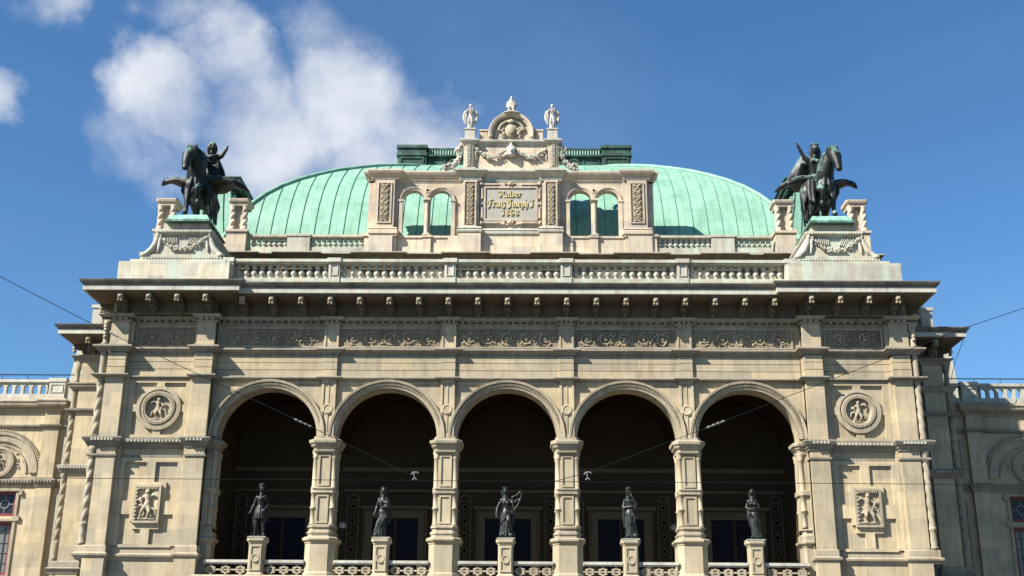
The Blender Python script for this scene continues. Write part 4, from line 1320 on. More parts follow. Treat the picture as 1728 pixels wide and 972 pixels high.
# ---- gilt blackletter inscription drawn with a broad nib
GLY = {
    'K': (.78, [[(.1, .95), (.22, 1.0), (.22, .1), (.08, .0)], [(.22, .5), (.5, .62), (.62, .9)], [(.3, .52), (.5, .42), (.55, .15), (.72, .0)], [(.0, .75), (.12, .85)]]),
    'F': (.72, [[(.05, .85), (.2, .95), (.45, .88), (.7, 1.0)], [(.28, .92), (.3, .2), (.12, -.12), (-.02, -.05)], [(.12, .48), (.52, .52)], [(.1, .8), (.02, .55)]]),
    'J': (.66, [[(.02, .8), (.15, .95), (.38, .86), (.6, .98)], [(.4, .9), (.42, .15), (.25, -.15), (.02, -.1)], [(.14, .85), (.1, .6), (.2, .5)]]),
    'a': (.5, [[(.08, .55), (.25, .66), (.38, .55), (.38, .08), (.48, .0)], [(.36, .38), (.1, .3), (.1, .08), (.22, .0), (.36, .12)]]),
    'i': (.26, [[(.03, .55), (.13, .64), (.13, .08), (.24, .0)], [(.12, .84), (.17, .9)]]),
    's': (.42, [[(.38, .56), (.2, .66), (.08, .5), (.34, .22), (.22, .0), (.04, .08)]]),
    'e': (.42, [[(.1, .3), (.36, .45), (.22, .66), (.09, .52), (.09, .1), (.22, .0), (.4, .1)]]),
    'r': (.38, [[(.03, .55), (.12, .64), (.12, .04), (.02, .0)], [(.14, .5), (.26, .64), (.36, .55)]]),
    'n': (.5, [[(.03, .55), (.12, .64), (.12, .0)], [(.14, .52), (.3, .66), (.38, .55), (.38, .08), (.48, .0)]]),
    'z': (.42, [[(.08, .6), (.36, .64), (.16, .38), (.32, .22), (.22, -.15), (.02, -.12)]]),
    'o': (.46, [[(.22, .66), (.08, .5), (.08, .12), (.22, .0), (.38, .14), (.38, .5), (.22, .66)]]),
    'p': (.5, [[(.03, .58), (.12, .66), (.12, -.28)], [(.14, .54), (.28, .66), (.4, .5), (.4, .12), (.26, .0), (.12, .08)]]),
    'h': (.5, [[(.02, .9), (.12, 1.0), (.12, .0)], [(.14, .5), (.3, .66), (.4, .5), (.38, .0), (.22, -.24)]]),
    'I': (.5, [[(.04, .8), (.16, .95), (.3, .88), (.42, .96)], [(.26, .88), (.27, .12), (.14, -.02), (.0, .06)]]),
    '1': (.36, [[(.05, .74), (.18, .95), (.18, .05), (.06, .0)]]),
    '8': (.5, [[(.25, .52), (.09, .7), (.22, .95), (.4, .76), (.1, .28), (.22, .0), (.42, .2), (.25, .5)]]),
    '6': (.48, [[(.4, .88), (.2, .9), (.09, .6), (.09, .14), (.24, .0), (.4, .18), (.36, .46), (.12, .42)]]),
    ' ': (.3, []),
}


def letters(parent, y):
    def word(txt, h, z, x0, x1):
        tot = sum(GLY[c][0] for c in txt); sx = (x1 - x0) / tot
        b = MB(); x = x0
        nib = Vector((.075 * h / .4 * .45, .05 * h / .4 * .55)) * .66
        for c in txt:
            w, st = GLY[c]
            for s in st:
                for i in range(len(s) - 1):
                    a = Vector((x + s[i][0] * sx, z + s[i][1] * h)); d = Vector((x + s[i + 1][0] * sx, z + s[i + 1][1] * h))
                    P = [a - nib, a + nib, d + nib, d - nib]
                    vs = [(p.x, y - .05, p.y) for p in P] + [(p.x, y + .0, p.y) for p in P]
                    b.add(vs, [(0, 1, 2, 3), (0, 1, 5, 4), (1, 2, 6, 5), (2, 3, 7, 6), (3, 0, 4, 7)])
            x += w * sx
        o = b.build('lettering', GILT, parent)
        o['label'] = 'gilt blackletter reading ' + txt
    word('Kaiser', .36, 26.33, -.62, .58)
    word('Franz Joseph I', .44, 25.75, -1.22, 1.22)
    word('1868', .36, 25.26, -.48, .46)


pavilion()


# ---- copper roofs
PROF = [(6.5, 23.0), (6.75, 24.3), (7.05, 25.2), (7.5, 26.25), (8, 27.15), (8.6, 28.0), (9.3, 28.8), (10.1, 29.55), (11, 30.28), (12, 31.0), (13, 31.62), (14, 32.2), (15, 32.7), (16, 33.15), (17, 33.5)]


def roofs():
    K = 22.6
    b = MB()
    # front face and the two flanks of the cloister vault
    n = len(PROF)
    vs = []
    for (y, z) in PROF: hw = K - y; vs += [(-hw, y, z), (hw, y, z), (-hw, 60 - y, z), (hw, 60 - y, z)]
    fs = []
    for i in range(n - 1):
        a, c = 4 * i, 4 * (i + 1)
        fs += [(a, a + 1, c + 1, c), (a, c, c + 2, a + 2), (a + 1, a + 3, c + 3, c + 1), (a + 2, c + 2, c + 3, a + 3)]
    fs.append((4 * (n - 1), 4 * (n - 1) + 1, 4 * (n - 1) + 3, 4 * (n - 1) + 2))
    b.add(vs, fs)
    ro = part(b, 'copper_roof', COPPER)
    sm = MB()
    x = -15.6
    while x < 15.7:
        pts = [(x, y - .02, z + .02) for (y, z) in PROF if abs(x) <= K - y]
        # last point where the seam meets the hip
        if len(pts) < n:
            yl = K - abs(x); i = len(pts)
            (ya, za), (yb, zb) = PROF[i - 1], PROF[i]; t = (yl - ya) / (yb - ya)
            pts.append((x, yl, za + (zb - za) * t + .02))
        if len(pts) > 1: sm.tube(pts, .022, 4)
        x += .80
    part(sm, 'roof_seams', SEAM, ro)
    for s in (-1, 1):
        h = MB(); h.tube([(s * (K - y), y, z + .05) for (y, z) in PROF], .13, 8)
        h.tube([(s * (K - y + .02), y + .3, z + .26) for (y, z) in PROF[2:]], .05, 6)
        part(h, 'hip_roll', COPPER, ro, True)
    # crest platform with its gallery
    Yc = 17.0
    q = MB()
    q.box(-7.45, 7.45, Yc, Yc + 12, 33.3, 34.55)
    q.box(-7.5, 7.5, Yc - .2, Yc + 12, 34.5, 34.62)
    q.box(-7.4, 7.4, Yc - .1, Yc + 12, 34.98, 35.12)
    n = 64
    gb = MB()
    for i in range(n):
        x = -5.6 + 11.2 * (i + .5) / n; gb.box(x - .045, x + .045, Yc - .08, Yc + .1, 34.62, 34.98)
    for s in (-1, 1):
        p0, p1 = sorted((s * 5.7, s * 7.55)); q.box(p0, p1, Yc - .35, Yc + 1, 33.45, 35.0); q.box(p0 - .08, p1 + .08, Yc - .45, Yc + 1.1, 34.45, 34.64); q.box(p0 - .08, p1 + .08, Yc - .45, Yc + 1.1, 35.0, 35.2)
        frame(q, p0 + .15, p1 - .15, 33.6, 34.35, .1, Yc - .42, Yc - .35)
        q.lathe((s * 3.9, Yc, 34.0), [(.38, 0), (.38, -.12), (.26, -.12), (.24, -.04), (.15, -.1), (.01, -.12)], 20, 'y')
        p0, p1 = sorted((s * 4.5, s * 5.55)); frame(q, p0, p1, 33.62, 34.38, .07, Yc - .06, Yc)
        p0, p1 = sorted((s * .5, s * 3.35)); frame(q, p0, p1, 33.62, 34.38, .07, Yc - .06, Yc)
    rg = part(q, 'roof_gallery', DCOPPER)
    part(gb, 'gallery_grille', COPPERP, rg)  # paler copper colour makes the small balusters read as sunlit
    rg.location.z = -.27
    q = MB(); q.box(-7.75, 7.75, Yc - .6, Yc + .2, 33.22, 33.42); q.box(-7.9, 7.9, Yc - .95, Yc + .1, 33.0, 33.12)
    part(q, 'gallery_apron', COPPERP)
    # corner turrets: flared copper body, bracketed eaves
    for s in (-1, 1):
        cx = s * 16.8
        q = MB()
        pr = [(24.0, 2.1), (24.6, 1.75), (25.4, 1.4), (26.4, 1.1), (27.4, .9), (28.2, .8)]
        vs = []
        for (z, h) in pr: vs += [(cx - h, 11 - 2.0 - h * .5, z), (cx + h, 11 - 2.0 - h * .5, z), (cx + h, 11 + 2 + h * .5, z), (cx - h, 11 + 2 + h * .5, z)]
        fs = []
        for i in range(len(pr) - 1):
            for k in range(4): fs.append((4 * i + k, 4 * i + (k + 1) % 4, 4 * i + 4 + (k + 1) % 4, 4 * i + 4 + k))
        q.add(vs, fs)
        tu = part(q, 'roof_turret', COPPER)
        sm = MB()
        for sg in (-1, 1):
            for k in (-1, -.5, 0, .5, 1):
                sm.tube([(cx + k * h * .98, 11 - 2.02 - h * .5, z) for (z, h) in pr], .03, 4)
            for k in range(6):
                yy = 9 + k * .8
                sm.tube([(cx + sg * (h + .01), yy, z) for (z, h) in pr], .03, 4)
        part(sm, 'turret_seams', SEAM, tu)
        e = MB()
        pt = [(cx - .82, 13.4), (cx - .82, 8.6), (cx + .82, 8.6), (cx + .82, 13.4)]
        pt = [(cx - .82, 13.4), (cx - .82, 8.9), (cx + .82, 8.9), (cx + .82, 13.4)]
        e.sweep(pt, [(0, 28.05), (.05, 28.05), (.08, 28.15), (.0, 28.2), (.0, 28.6), (.15, 28.68), (.42, 28.7), (.45, 28.92), (.52, 28.98), (.52, 29.04), (.0, 29.2), (-.8, 29.22)])
        for i in range(15):
            y = 9.0 + i * .3
            for sg in (-1, 1):
                p0, p1 = sorted((cx + sg * .82, cx + sg * 1.15)); e.box(p0, p1, y - .07, y + .07, 28.45, 28.69)
        for i in range(7): xx = cx - .75 + i * .25; e.box(xx - .06, xx + .06, 8.55, 8.9, 28.45, 28.69)
        part(e, 'turret_eaves', DCOPPER, tu)
        part(MB().sweep(pt, [(0, 27.7), (.12, 27.75), (.2, 27.9), (.2, 27.98), (0, 28.0)]), 'turret_band', COPPERP, tu)
    # flat roofs of the lower parts
    for s in (-1, 1):
        x0, x1 = sorted((s * 18.9, s * 22.2)); part(MB().box(x0, x1, 7.9, 30, 19.2, 19.5), 'side_roof', DCOPPER)


roofs()


# ---- pedestals for the horse groups
def horse_pedestal(s):
    rnd = random.Random(5)
    q = MB()
    q.box(*sorted((s * 13.1, s * 18.35)), -1.15, 3.6, 19.3, 20.45)
    q.box(*sorted((s * 13.35, s * 17.9)), -.95, 3.4, 20.45, 20.62)
    pl = part(q, 'plinth', PALE)
    cx = s * 15.55
    q = MB()
    q.box(cx - 1.95, cx + 1.95, -.8, 3.2, 20.62, 20.78)
    q.box(cx - 1.8, cx + 1.8, -.65, 3.0, 20.78, 20.98)
    for i in range(26): x = cx - 1.85 + 3.7 * (i + .5) / 26; q.ball((x, -.83, 20.72), (.06, .05, .06), None, 6, 4)
    # battered body with concave flanks
    pr = [(20.98, 1.62), (21.15, 1.5), (21.4, 1.36), (21.7, 1.28), (21.98, 1.24)]
    vs = []
    for (z, h) in pr: vs += [(cx - h, -.55, z), (cx + h, -.55, z), (cx + h, 2.8, z), (cx - h, 2.8, z)]
    fs = []
    for i in range(len(pr) - 1):
        for k in range(4): fs.append((4 * i + k, 4 * i + (k + 1) % 4, 4 * i + 4 + (k + 1) % 4, 4 * i + 4 + k))
    q.add(vs, fs)
    q.sweep(oct_path(cx, 1.1, 1.28, 1.7, .01), [(-.1, 21.95), (.03, 21.97), (.1, 22.05), (.14, 22.12), (.14, 22.2), (0, 22.26), (-.2, 22.27)], True)
    for i in range(20): x = cx - 1.3 + 2.6 * (i + .5) / 20; q.ball((x, -.74, 22.1), (.05, .05, .06), None, 6, 4)
    q.box(cx - 1.08, cx + 1.08, -.5, 2.8, 22.26, 22.62)
    part(q, 'sarcophagus_base', PALE, pl)
    # corner scrolls ending in paws, and long sloping side volutes
    for sg in (-1, 1):
        v = MB()
        for yy in (-.55, 2.8):
            v.limb([(cx + sg * 1.25, yy, 21.95), (cx + sg * 1.34, yy - .03, 21.6), (cx + sg * 1.5, yy - .05, 21.25), (cx + sg * 1.75, yy - .08, 21.0)], [.12, .13, .15, .13])
            v.ball((cx + sg * 1.85, yy - .1, 20.92), (.2, .2, .13)); v.ball((cx + sg * 1.25, yy - .05, 21.98), .14)
        for j in range(7):
            yy = -.2 + j * .45
            v.limb([(cx + sg * 1.27, yy, 21.95), (cx + sg * 1.5, yy, 21.4), (cx + sg * 1.95, yy, 20.85), (cx + sg * 2.25, yy, 20.6)], [.1, .14, .14, .1])
        v.ball((cx + sg * 2.3, -.1, 20.62), .16)
        v.sculpt('pedestal_scroll', PTRIM, pl, .05, 1)
    # swag and trophies on the front
    g = MB()
    for i in range(27):
        t = i / 26; x = cx - 1.1 + 2.2 * t; z = 21.85 - .62 * math.sin(PI * t)
        r = .07 + .06 * math.sin(PI * t)
        for k in range(3): g.ball((x + rnd.uniform(-.04, .04), -.6 - rnd.uniform(0, .1), z + rnd.uniform(-r, r)), rnd.uniform(.04, .075), None, 6, 4)
    for i in range(7):
        for sg in (-1, 1):
            x = cx + sg * (.25 + i * .09); g.cap((x - .06, -.58, 21.5 + rnd.uniform(0, .1)), (x + .1 * sg, -.6, 21.85 + rnd.uniform(-.05, .05)), .035, .025, 6)
    for sg in (-1, 1): g.limb([(cx + sg * 1.12, -.6, 21.85), (cx + sg * 1.15, -.6, 21.5), (cx + sg * 1.2, -.6, 21.15)], [.08, .09, .04])
    part(g, 'swag', PTRIM, pl, True)


horse_pedestal(-1); horse_pedestal(1)


# ---- side wings
def wing(s):
    Y = 11.3
    x0, x1 = sorted((s * 21.9, s * 60))
    bays = [28.25, 34.6, 40.9, 47.2]
    w = MB()
    # wall built round the windows
    xs = [22.0]
    for b in bays: xs.append(b)
    for i, b in enumerate(bays):
        l = 25.0 if i == 0 else (bays[i - 1] + b) / 2
        r = (b + bays[i + 1]) / 2 if i < len(bays) - 1 else 52
        for (a0, a1, z0, z1) in ((l, b - 1.2, 7.0, 11.5), (b + 1.2, r, 7.0, 11.5), (l, r, 11.5, 16.7), (l, r, .12, 7.0), (b - 1.2, b + 1.2, 9.85, 10.15)):
            p0, p1 = sorted((s * a0, s * a1)); w.box(p0, p1, Y, Y + .5, z0, z1)
    p0, p1 = sorted((s * 21.9, s * 25.0)); w.box(p0, p1, Y, Y + .5, .12, 16.7)
    w.box(x0, x1, Y + 1.0, Y + 20, .12, 16.7)
    part(w, 'wing_wall', STONE)
    for i, b in enumerate(bays):
        c = s * b
        # red windows
        for (z0, z1) in ((10.15, 11.5), (7.0, 9.85)):
            f = MB(); frame(f, c - 1.2, c + 1.2, z0, z1, .17, Y + .18, Y + .3)
            wo = part(f, 'window', REDW)
            part(MB().add([(c - 1.1, Y + .27, z0 + .1), (c + 1.1, Y + .27, z0 + .1), (c + 1.1, Y + .27, z1 - .1), (c - 1.1, Y + .27, z1 - .1)], [(0, 1, 2, 3)]), 'pane', GLASS if z0 > 10 else CURT, wo)
            g = MB()
            if z0 > 10:
                zm = (z0 + z1) / 2
                for dx in (-.55, .55):
                    for q in range(8):
                        a = 2 * PI * q / 8; a2 = a + PI / 4
                        g.tube([(c + dx + .24 * math.cos(a), Y + .24, zm + .24 * math.sin(a)), (c + dx + .24 * math.cos(a2), Y + .24, zm + .24 * math.sin(a2))], .02, 4)
                    for q in range(4):
                        a = q * PI / 2 + PI / 4 * 0; g.tube([(c + dx + .24 * math.cos(a), Y + .24, zm + .24 * math.sin(a)), (c + dx + .54 * math.cos(a), Y + .24, zm + .54 * math.sin(a))], .018, 4)
                g.box(c - .03, c + .03, Y + .21, Y + .25, z0 + .13, z1 - .13)
            else:
                for k in range(-2, 3):
                    if k: g.box(c + k * .38 - .015, c + k * .38 + .015, Y + .23, Y + .26, z0 + .13, z1 - .13)
                for k in range(1, 5): g.box(c - 1.07, c + 1.07, Y + .235, Y + .258, z0 + .1 + k * .54, z0 + .13 + k * .54)
                r = MB().box(c - .08, c + .08, Y + .19, Y + .27, z0 + .13, z1 - .13); part(r, 'mullion', REDW, wo)
            part(g, 'glazing_bars', WBAR if z0 > 10 else BBAR, wo)
        t = MB()
        frame(t, c - 1.38, c + 1.38, 6.85, 11.66, .16, Y - .08, Y + .0)
        t.box(c - 1.5, c + 1.5, Y - .12, Y - .001, 9.88, 9.98); t.box(c - 1.45, c + 1.45, Y - .15, Y - .081, 11.5, 11.62)
        for sg in (-1, 1):
            for z in (9.9, 11.3): t.box(c + sg * 1.48 - .08, c + sg * 1.48 + .08, Y - .14, Y - .001, z, z + .25)
        part(t, 'window_surround', TRIM)
        # blind arch with medallion
        a = MB()
        a.arc(c, 12.5, [(1.75, Y), (1.75, Y - .12), (2.1, Y - .14), (2.1, Y - .2), (2.22, Y - .22), (2.25, Y - .14), (2.4, Y - .16), (2.42, Y)], 0, PI, 40)
        for k in range(46):
            an = PI * (k + .5) / 46; a.ball((c + 2.33 * math.cos(an), Y - .17, 12.5 + 2.33 * math.sin(an)), (.04, .04, .04), None, 5, 4)
        a.arc(c, 12.5, [(1.5, Y), (1.5, Y - .06), (1.6, Y - .08), (1.62, Y)], 0, PI, 30)
        part(a, 'blind_arch', TRIM)
        md = MB(); md.lathe((c, Y, 13.1), [(.86, 0), (.86, -.15), (.72, -.17), (.68, -.1), (.58, -.1), (.56, -.04), (.01, -.04)], 32, 'y')
        mo = part(md, 'medallion', TRIM)
        f = MB(); relief_figure(f, c, 12.65, Y - .08, .85, s); f.sculpt('relief_figure', TRIM, mo, .035, 1)
        rr = random.Random(i)
        g = MB()
        for k in range(60):
            an = rr.uniform(.1, PI - .1); r_ = rr.uniform(.92, 1.45); x = c + r_ * math.cos(an); z = 12.55 + r_ * math.sin(an)
            if (x - c) ** 2 + (z - 13.1) ** 2 > .85: leaf(g, x, z, Y - .03, rr.uniform(.12, .22), rr.uniform(0, 6.3))
        part(g, 'foliage_relief', TRIM)
        # pilaster beside the bay
        pc = 25.5 if i == 0 else (bays[i - 1] + b) / 2
        q = MB(); p0, p1 = sorted((s * (pc - .42), s * (pc + .42))); q.box(p0, p1, Y - .28, Y, .12, 16.2)
        part(q, 'pilaster', STONE)
    # panelled link wall next to the side pavilion
    for (za, zb) in ((12.5, 14.7), (7.4, 11.3)):
        q = MB(); frame(q, *sorted((s * 23.2, s * 24.8)), za, zb, .12, Y - .07, Y)
        part(q, 'wall_panel', TRIM)
    pcs = [25.5] + [(bays[i - 1] + bays[i]) / 2 for i in range(1, len(bays))]
    path = []
    for c in ([-p for p in reversed(pcs)] if s < 0 else pcs): path += [(c - .46, Y - .02), (c - .46, Y - .3), (c + .46, Y - .3), (c + .46, Y - .02)]
    path = ([(-52, Y - .02)] + path + [(-21.9, Y - .02)]) if s < 0 else ([(21.9, Y - .02)] + path + [(52, Y - .02)])
    part(MB().sweep(path, [(0, 14.98), (.08, 15.02), (.15, 15.08), (.17, 15.16), (0, 15.2)]), 'string_course', LEDGE)
    part(MB().sweep(path, [(0, 11.72), (.03, 11.72), (.05, 11.8), (.12, 11.93), (.2, 12.05), (.2, 12.12), (0, 12.18)]), 'string_course', LEDGE)
    part(MB().sweep(path, [(0, 15.9), (.05, 15.95), (.12, 16.1), (.3, 16.2), (.34, 16.28), (.34, 16.36), (.4, 16.44), (.4, 16.5), (.05, 16.66), (0, 16.66)]), 'wing_cornice', TRIM)
    d = MB(); x = 22.2
    while x < 50:
        near = any(abs(x - p) < .48 for p in pcs); yy = Y - (.5 if near else .22)
        d.box(s * x - .05, s * x + .05, yy, yy + .12, 16.05, 16.17); d.box(s * x - .04, s * x + .04, yy, yy + .06, 11.96, 12.04)
        x += .17
    part(d, 'dentils', TRIM)
    # pierced parapet of little arches
    bl = MB()
    xa, xb = 22.3, 50.0
    p0, p1 = sorted((s * xa, s * xb))
    bl.box(p0, p1, Y - .1, Y + .25, 16.66, 16.95); bl.box(p0, p1, Y - .14, Y + .3, 17.62, 17.78)
    bo = part(bl, 'wing_balustrade', PTRIM)
    skip = [(p - .45, p + .45) for p in pcs]
    ar = MB(); pr_ = MB(); x = 22.5
    while x < 49.5:
        if not any(a < x + .24 and x - .24 < b_ for a, b_ in skip):
            arched_wall(ar, s * x, s * x - .24, s * x + .24, 16.95, 17.33, .155, 17.62, Y - .04, Y + .18, 10)
        x += .48
    for (a, b_) in skip:
        q0, q1 = sorted((s * a, s * b_)); pr_.box(q0, q1, Y - .22, Y + .3, 16.66, 17.62); frame(pr_, q0 + .1, q1 - .1, 17.0, 17.5, .05, Y - .26, Y - .22); pr_.box(q0 - .05, q1 + .05, Y - .27, Y + .35, 17.623, 17.84)
    part(ar, 'parapet_arcade', PTRIM, bo); part(pr_, 'parapet_pier', PTRIM, bo)
    # safety rail above
    r = MB()
    r.tube([(s * 22.4, Y + .5, 18.2), (s * 50, Y + .5, 18.2)], .03, 6)
    x = 23.2
    while x < 50: r.tube([(s * x, Y + .5, 17.5), (s * x, Y + .5, 18.2)], .018, 5); x += 1.45
    part(r, 'safety_rail', WIRE)


wing(-1); wing(1)
# a small rendered chimney standing behind the right wing parapet, beside the side pavilion
for s_ in (-1, 1): part(MB().frustum(s_ * 25.05, 13.0, 16.7, 19.9, .6, .4, .22, .3), 'chimney', PALE)


# ------------------------------------------------------------------ bronze statues on the loggia pedestals
def figure(name, label, x, y, z, pose, mat=BRONZE, H=2.28, voxel=.022, cat='statue', group=None, base=True):
    """standing draped figure about 7.5 heads tall; local units: metres for H = 2.28, facing -y"""
    root = thing(name, label, cat, (x, y, z), group)
    k = H / 2.28
    f = MB(); pose(f)
    f.v = [(a * k, b * k, c * k) for (a, b, c) in f.v]
    f.sculpt('figure', mat, root, voxel * k, 1)
    if base:
        MB().box(-.3 * k, .3 * k, -.28 * k, .28 * k, 0, .06 * k).build('base', mat, root)
    return root


def head(f, c, r=.135, turn=0, tilt=0, hair='short'):
    c = Vector(c); M = Euler((tilt, 0, turn)).to_matrix()
    P = lambda x, y, z: c + M @ Vector((x, y, z)) * (r / .135)
    q = r / .135
    f.ball(P(0, 0, .02), (.105 * q, .125 * q, .14 * q), (tilt, 0, turn), 12, 9)
    f.ball(P(0, -.05, -.08), (.07 * q, .07 * q, .07 * q), None, 10, 7)
    f.ball(P(0, -.135, -.01), (.022 * q, .035 * q, .035 * q), None, 6, 5)
    f.ball(P(0, -.12, -.065), (.035 * q, .02 * q, .016 * q), None, 6, 5)
    f.ball(P(-.05, -.11, .035), (.03 * q, .02 * q, .015 * q)); f.ball(P(.05, -.11, .035), (.03 * q, .02 * q, .015 * q))
    f.cap(P(0, .02, -.12), P(0, .03, -.24), .06 * q, .07 * q)
    if hair in ('long', 'crown', 'veil'):
        for s in (-1, 1):
            f.limb([P(s * .09, .03, .05), P(s * .12, .04, -.08), P(s * .11, .03, -.26)], [.05 * q, .055 * q, .035 * q])
        f.ball(P(0, .05, .04), (.125 * q, .12 * q, .14 * q))
    if hair == 'crown':
        for i in range(7):
            a = PI * i / 6; f.cap(P(.1 * math.cos(a), -.09 * math.sin(a), .12), P(.12 * math.cos(a), -.11 * math.sin(a), .19), .02 * q, .012 * q)
    if hair in ('short', 'cap'):
        f.ball(P(0, .04, .06), (.125 * q, .125 * q, .125 * q))
        for i in range(8):
            a = 2 * PI * i / 8; f.ball(P(.1 * math.cos(a), .03 + .09 * math.sin(a), .1), .042 * q)
    if hair == 'cap': f.ball(P(0, .0, .15), (.15 * q, .15 * q, .06 * q)); f.ball(P(0, .03, .18), (.1 * q, .1 * q, .07 * q))


def hand(f, w, d, r=.04, curl=.6):
    """palm, four unequal fingers and a thumb"""
    w = Vector(w); d = Vector(d).normalized(); sdv = d.cross(Vector((0, -1, .2))).normalized(); nn = sdv.cross(d)
    p = w + d * .06
    f.cap(w, p, r * .8, r)
    for i, l in enumerate((.07, .085, .08, .06)):
        b = p + sdv * (i - 1.5) * .024 + d * .02
        m_ = b + d * l * .5; e = m_ + d * l * .4 + nn * l * curl * .5
        f.cap(b, m_, .014, .013, 6); f.cap(m_, e, .013, .011, 6)
    t = w + d * .02 - sdv * .035
    f.cap(t, t + d * .05 - sdv * .03, .015, .012, 6)


def robe(f, hip=(0, 0, 1.1), w=.2, foot=.26, dx=0, folds=11, seed=1, z0=.08, d=.16, lean=0):
    """long skirt with vertical folds down to the feet"""
    rnd = random.Random(seed)
    f.limb([hip, (hip[0] + dx * .4, hip[1], .75), (dx, 0, .35), (dx * 1.1, 0, z0 + .06)], [w, w * .95, w * .9, foot * .8])
    for i in range(folds):
        a = -PI * .95 + PI * .9 * 2 * i / folds
        ca, sa = math.cos(a), math.sin(a)
        top = (hip[0] + ca * w * .8, hip[1] + sa * w * .75, hip[2] - rnd.uniform(-.05, .25))
        sh = lean * rnd.uniform(.6, 1.2)
        mid = (dx * .5 + ca * w * 1.0 + sh * .5, sa * w * .95, .6 + rnd.uniform(-.1, .1))
        bot = (dx + ca * foot * rnd.uniform(.85, 1.08) + sh, sa * foot * .85, z0)
        f.limb([top, mid, bot], [.03, .045, .05], 6)


def torso(f, hip, chest, nk, w=.16, wc=.2, fem=True):
    f.limb([hip, ((hip[0] + chest[0]) / 2, (hip[1] + chest[1]) / 2, (hip[2] + chest[2]) / 2), chest], [w, w * .85, wc * .85])
    cx, cy, cz = chest
    f.cap((cx - wc * .85, cy, cz + .12), (cx + wc * .85, cy, cz + .12), .095, .095)
    f.cap((cx, cy, cz + .1), nk, .12, .075)
    if fem:
        for s in (-1, 1): f.ball((cx + s * .085, cy - .13, cz + .0), .075)


def pose_youth(f):
    # bare-legged youth in short tunic and cloak
    f.limb([(-.1, 0, 1.12), (-.13, -.05, .62), (-.17, .03, .12)], [.13, .085, .055]); f.limb([(.1, 0, 1.12), (.16, -.03, .62), (.2, .0, .12)], [.13, .085, .055])
    f.limb([(-.17, .03, .1), (-.2, -.16, .08)], [.055, .045]); f.limb([(.2, .0, .1), (.26, -.18, .08)], [.055, .045])
    torso(f, (0, 0, 1.15), (.01, 0, 1.55), (.0, -.01, 1.88), .17, .21, False)
    for i in range(13):
        a = 2 * PI * i / 13; f.limb([(.13 * math.cos(a), .12 * math.sin(a), 1.3), (.2 * math.cos(a), .18 * math.sin(a), 1.0), (.22 * math.cos(a), .2 * math.sin(a), .78)], [.05, .06, .045], 6)
    f.limb([(-.2, .02, 1.68), (-.28, .0, 1.4), (-.38, -.05, 1.15)], [.075, .055, .04]); hand(f, (-.39, -.06, 1.12), (-.4, -.2, -1))
    f.limb([(.2, .02, 1.68), (.33, .06, 1.42), (.24, -.12, 1.2)], [.075, .055, .04]); hand(f, (.23, -.13, 1.19), (-.6, -.3, -.6))
    for j in range(5): f.limb([(.2 - .05 * j, .1, 1.72), (.3 - .06 * j, .17, 1.3), (.28 - .08 * j, .16, .75), (-.16 + j * .03, .15, .35 + .05 * j)], [.06, .06, .06, .03], 6)
    f.limb([(-.18, -.08, 1.72), (.0, -.16, 1.6), (.2, -.08, 1.74)], [.05, .055, .05])
    f.limb([(-.22, .05, 1.4), (-.27, .06, .9), (-.25, .05, .5)], [.05, .07, .03])
    f.cap((.1, .2, .06), (.12, .18, .7), .1, .06)
    head(f, (.01, -.03, 2.08), .135, .5, 0, 'cap')


def pose_mother(f):
    robe(f, (0, 0, 1.15), .21, .27, -.03, 12, 2, lean=-.1)
    torso(f, (0, 0, 1.15), (0, 0, 1.55), (0, -.02, 1.86))
    f.limb([(-.19, .02, 1.67), (-.27, .03, 1.38), (-.33, -.1, 1.12)], [.08, .065, .045]); hand(f, (-.34, -.11, 1.1), (-.3, -.3, -1))
    f.limb([(.19, .02, 1.67), (.3, -.02, 1.38), (.14, -.24, 1.32)], [.08, .065, .045]); hand(f, (.13, -.25, 1.32), (-1, -.1, 0))
    # mask and wreath held against the chest
    f.ball((.2, -.24, 1.5), (.1, .07, .13)); f.ball((.26, -.2, 1.38), (.11, .08, .09)); f.limb([(.1, -.25, 1.42), (.2, -.3, 1.3), (.34, -.2, 1.42)], [.03, .035, .03])
    for j in range(7): f.limb([(-.2 + .03 * j, -.14, 1.62 - .05 * j), (.02 + .03 * j, -.22, 1.25 - .06 * j), (.26 - .01 * j, -.16, 1.3 - .09 * j)], [.03, .04, .03], 6)
    for j in range(4): f.limb([(.3, .03 - .03 * j, 1.3), (.34 + .01 * j, .0, .95), (.3 - .04 * j, -.02, .6 + .04 * j)], [.05, .05, .035], 6)
    for j in range(5): f.limb([(.24 - .06 * j, -.17, 1.05), (.05 - .05 * j, -.24, .7), (-.15 - .02 * j, -.2, .25)], [.03, .04, .04], 6)
    head(f, (0, -.03, 2.06), .135, 0, 0, 'crown')


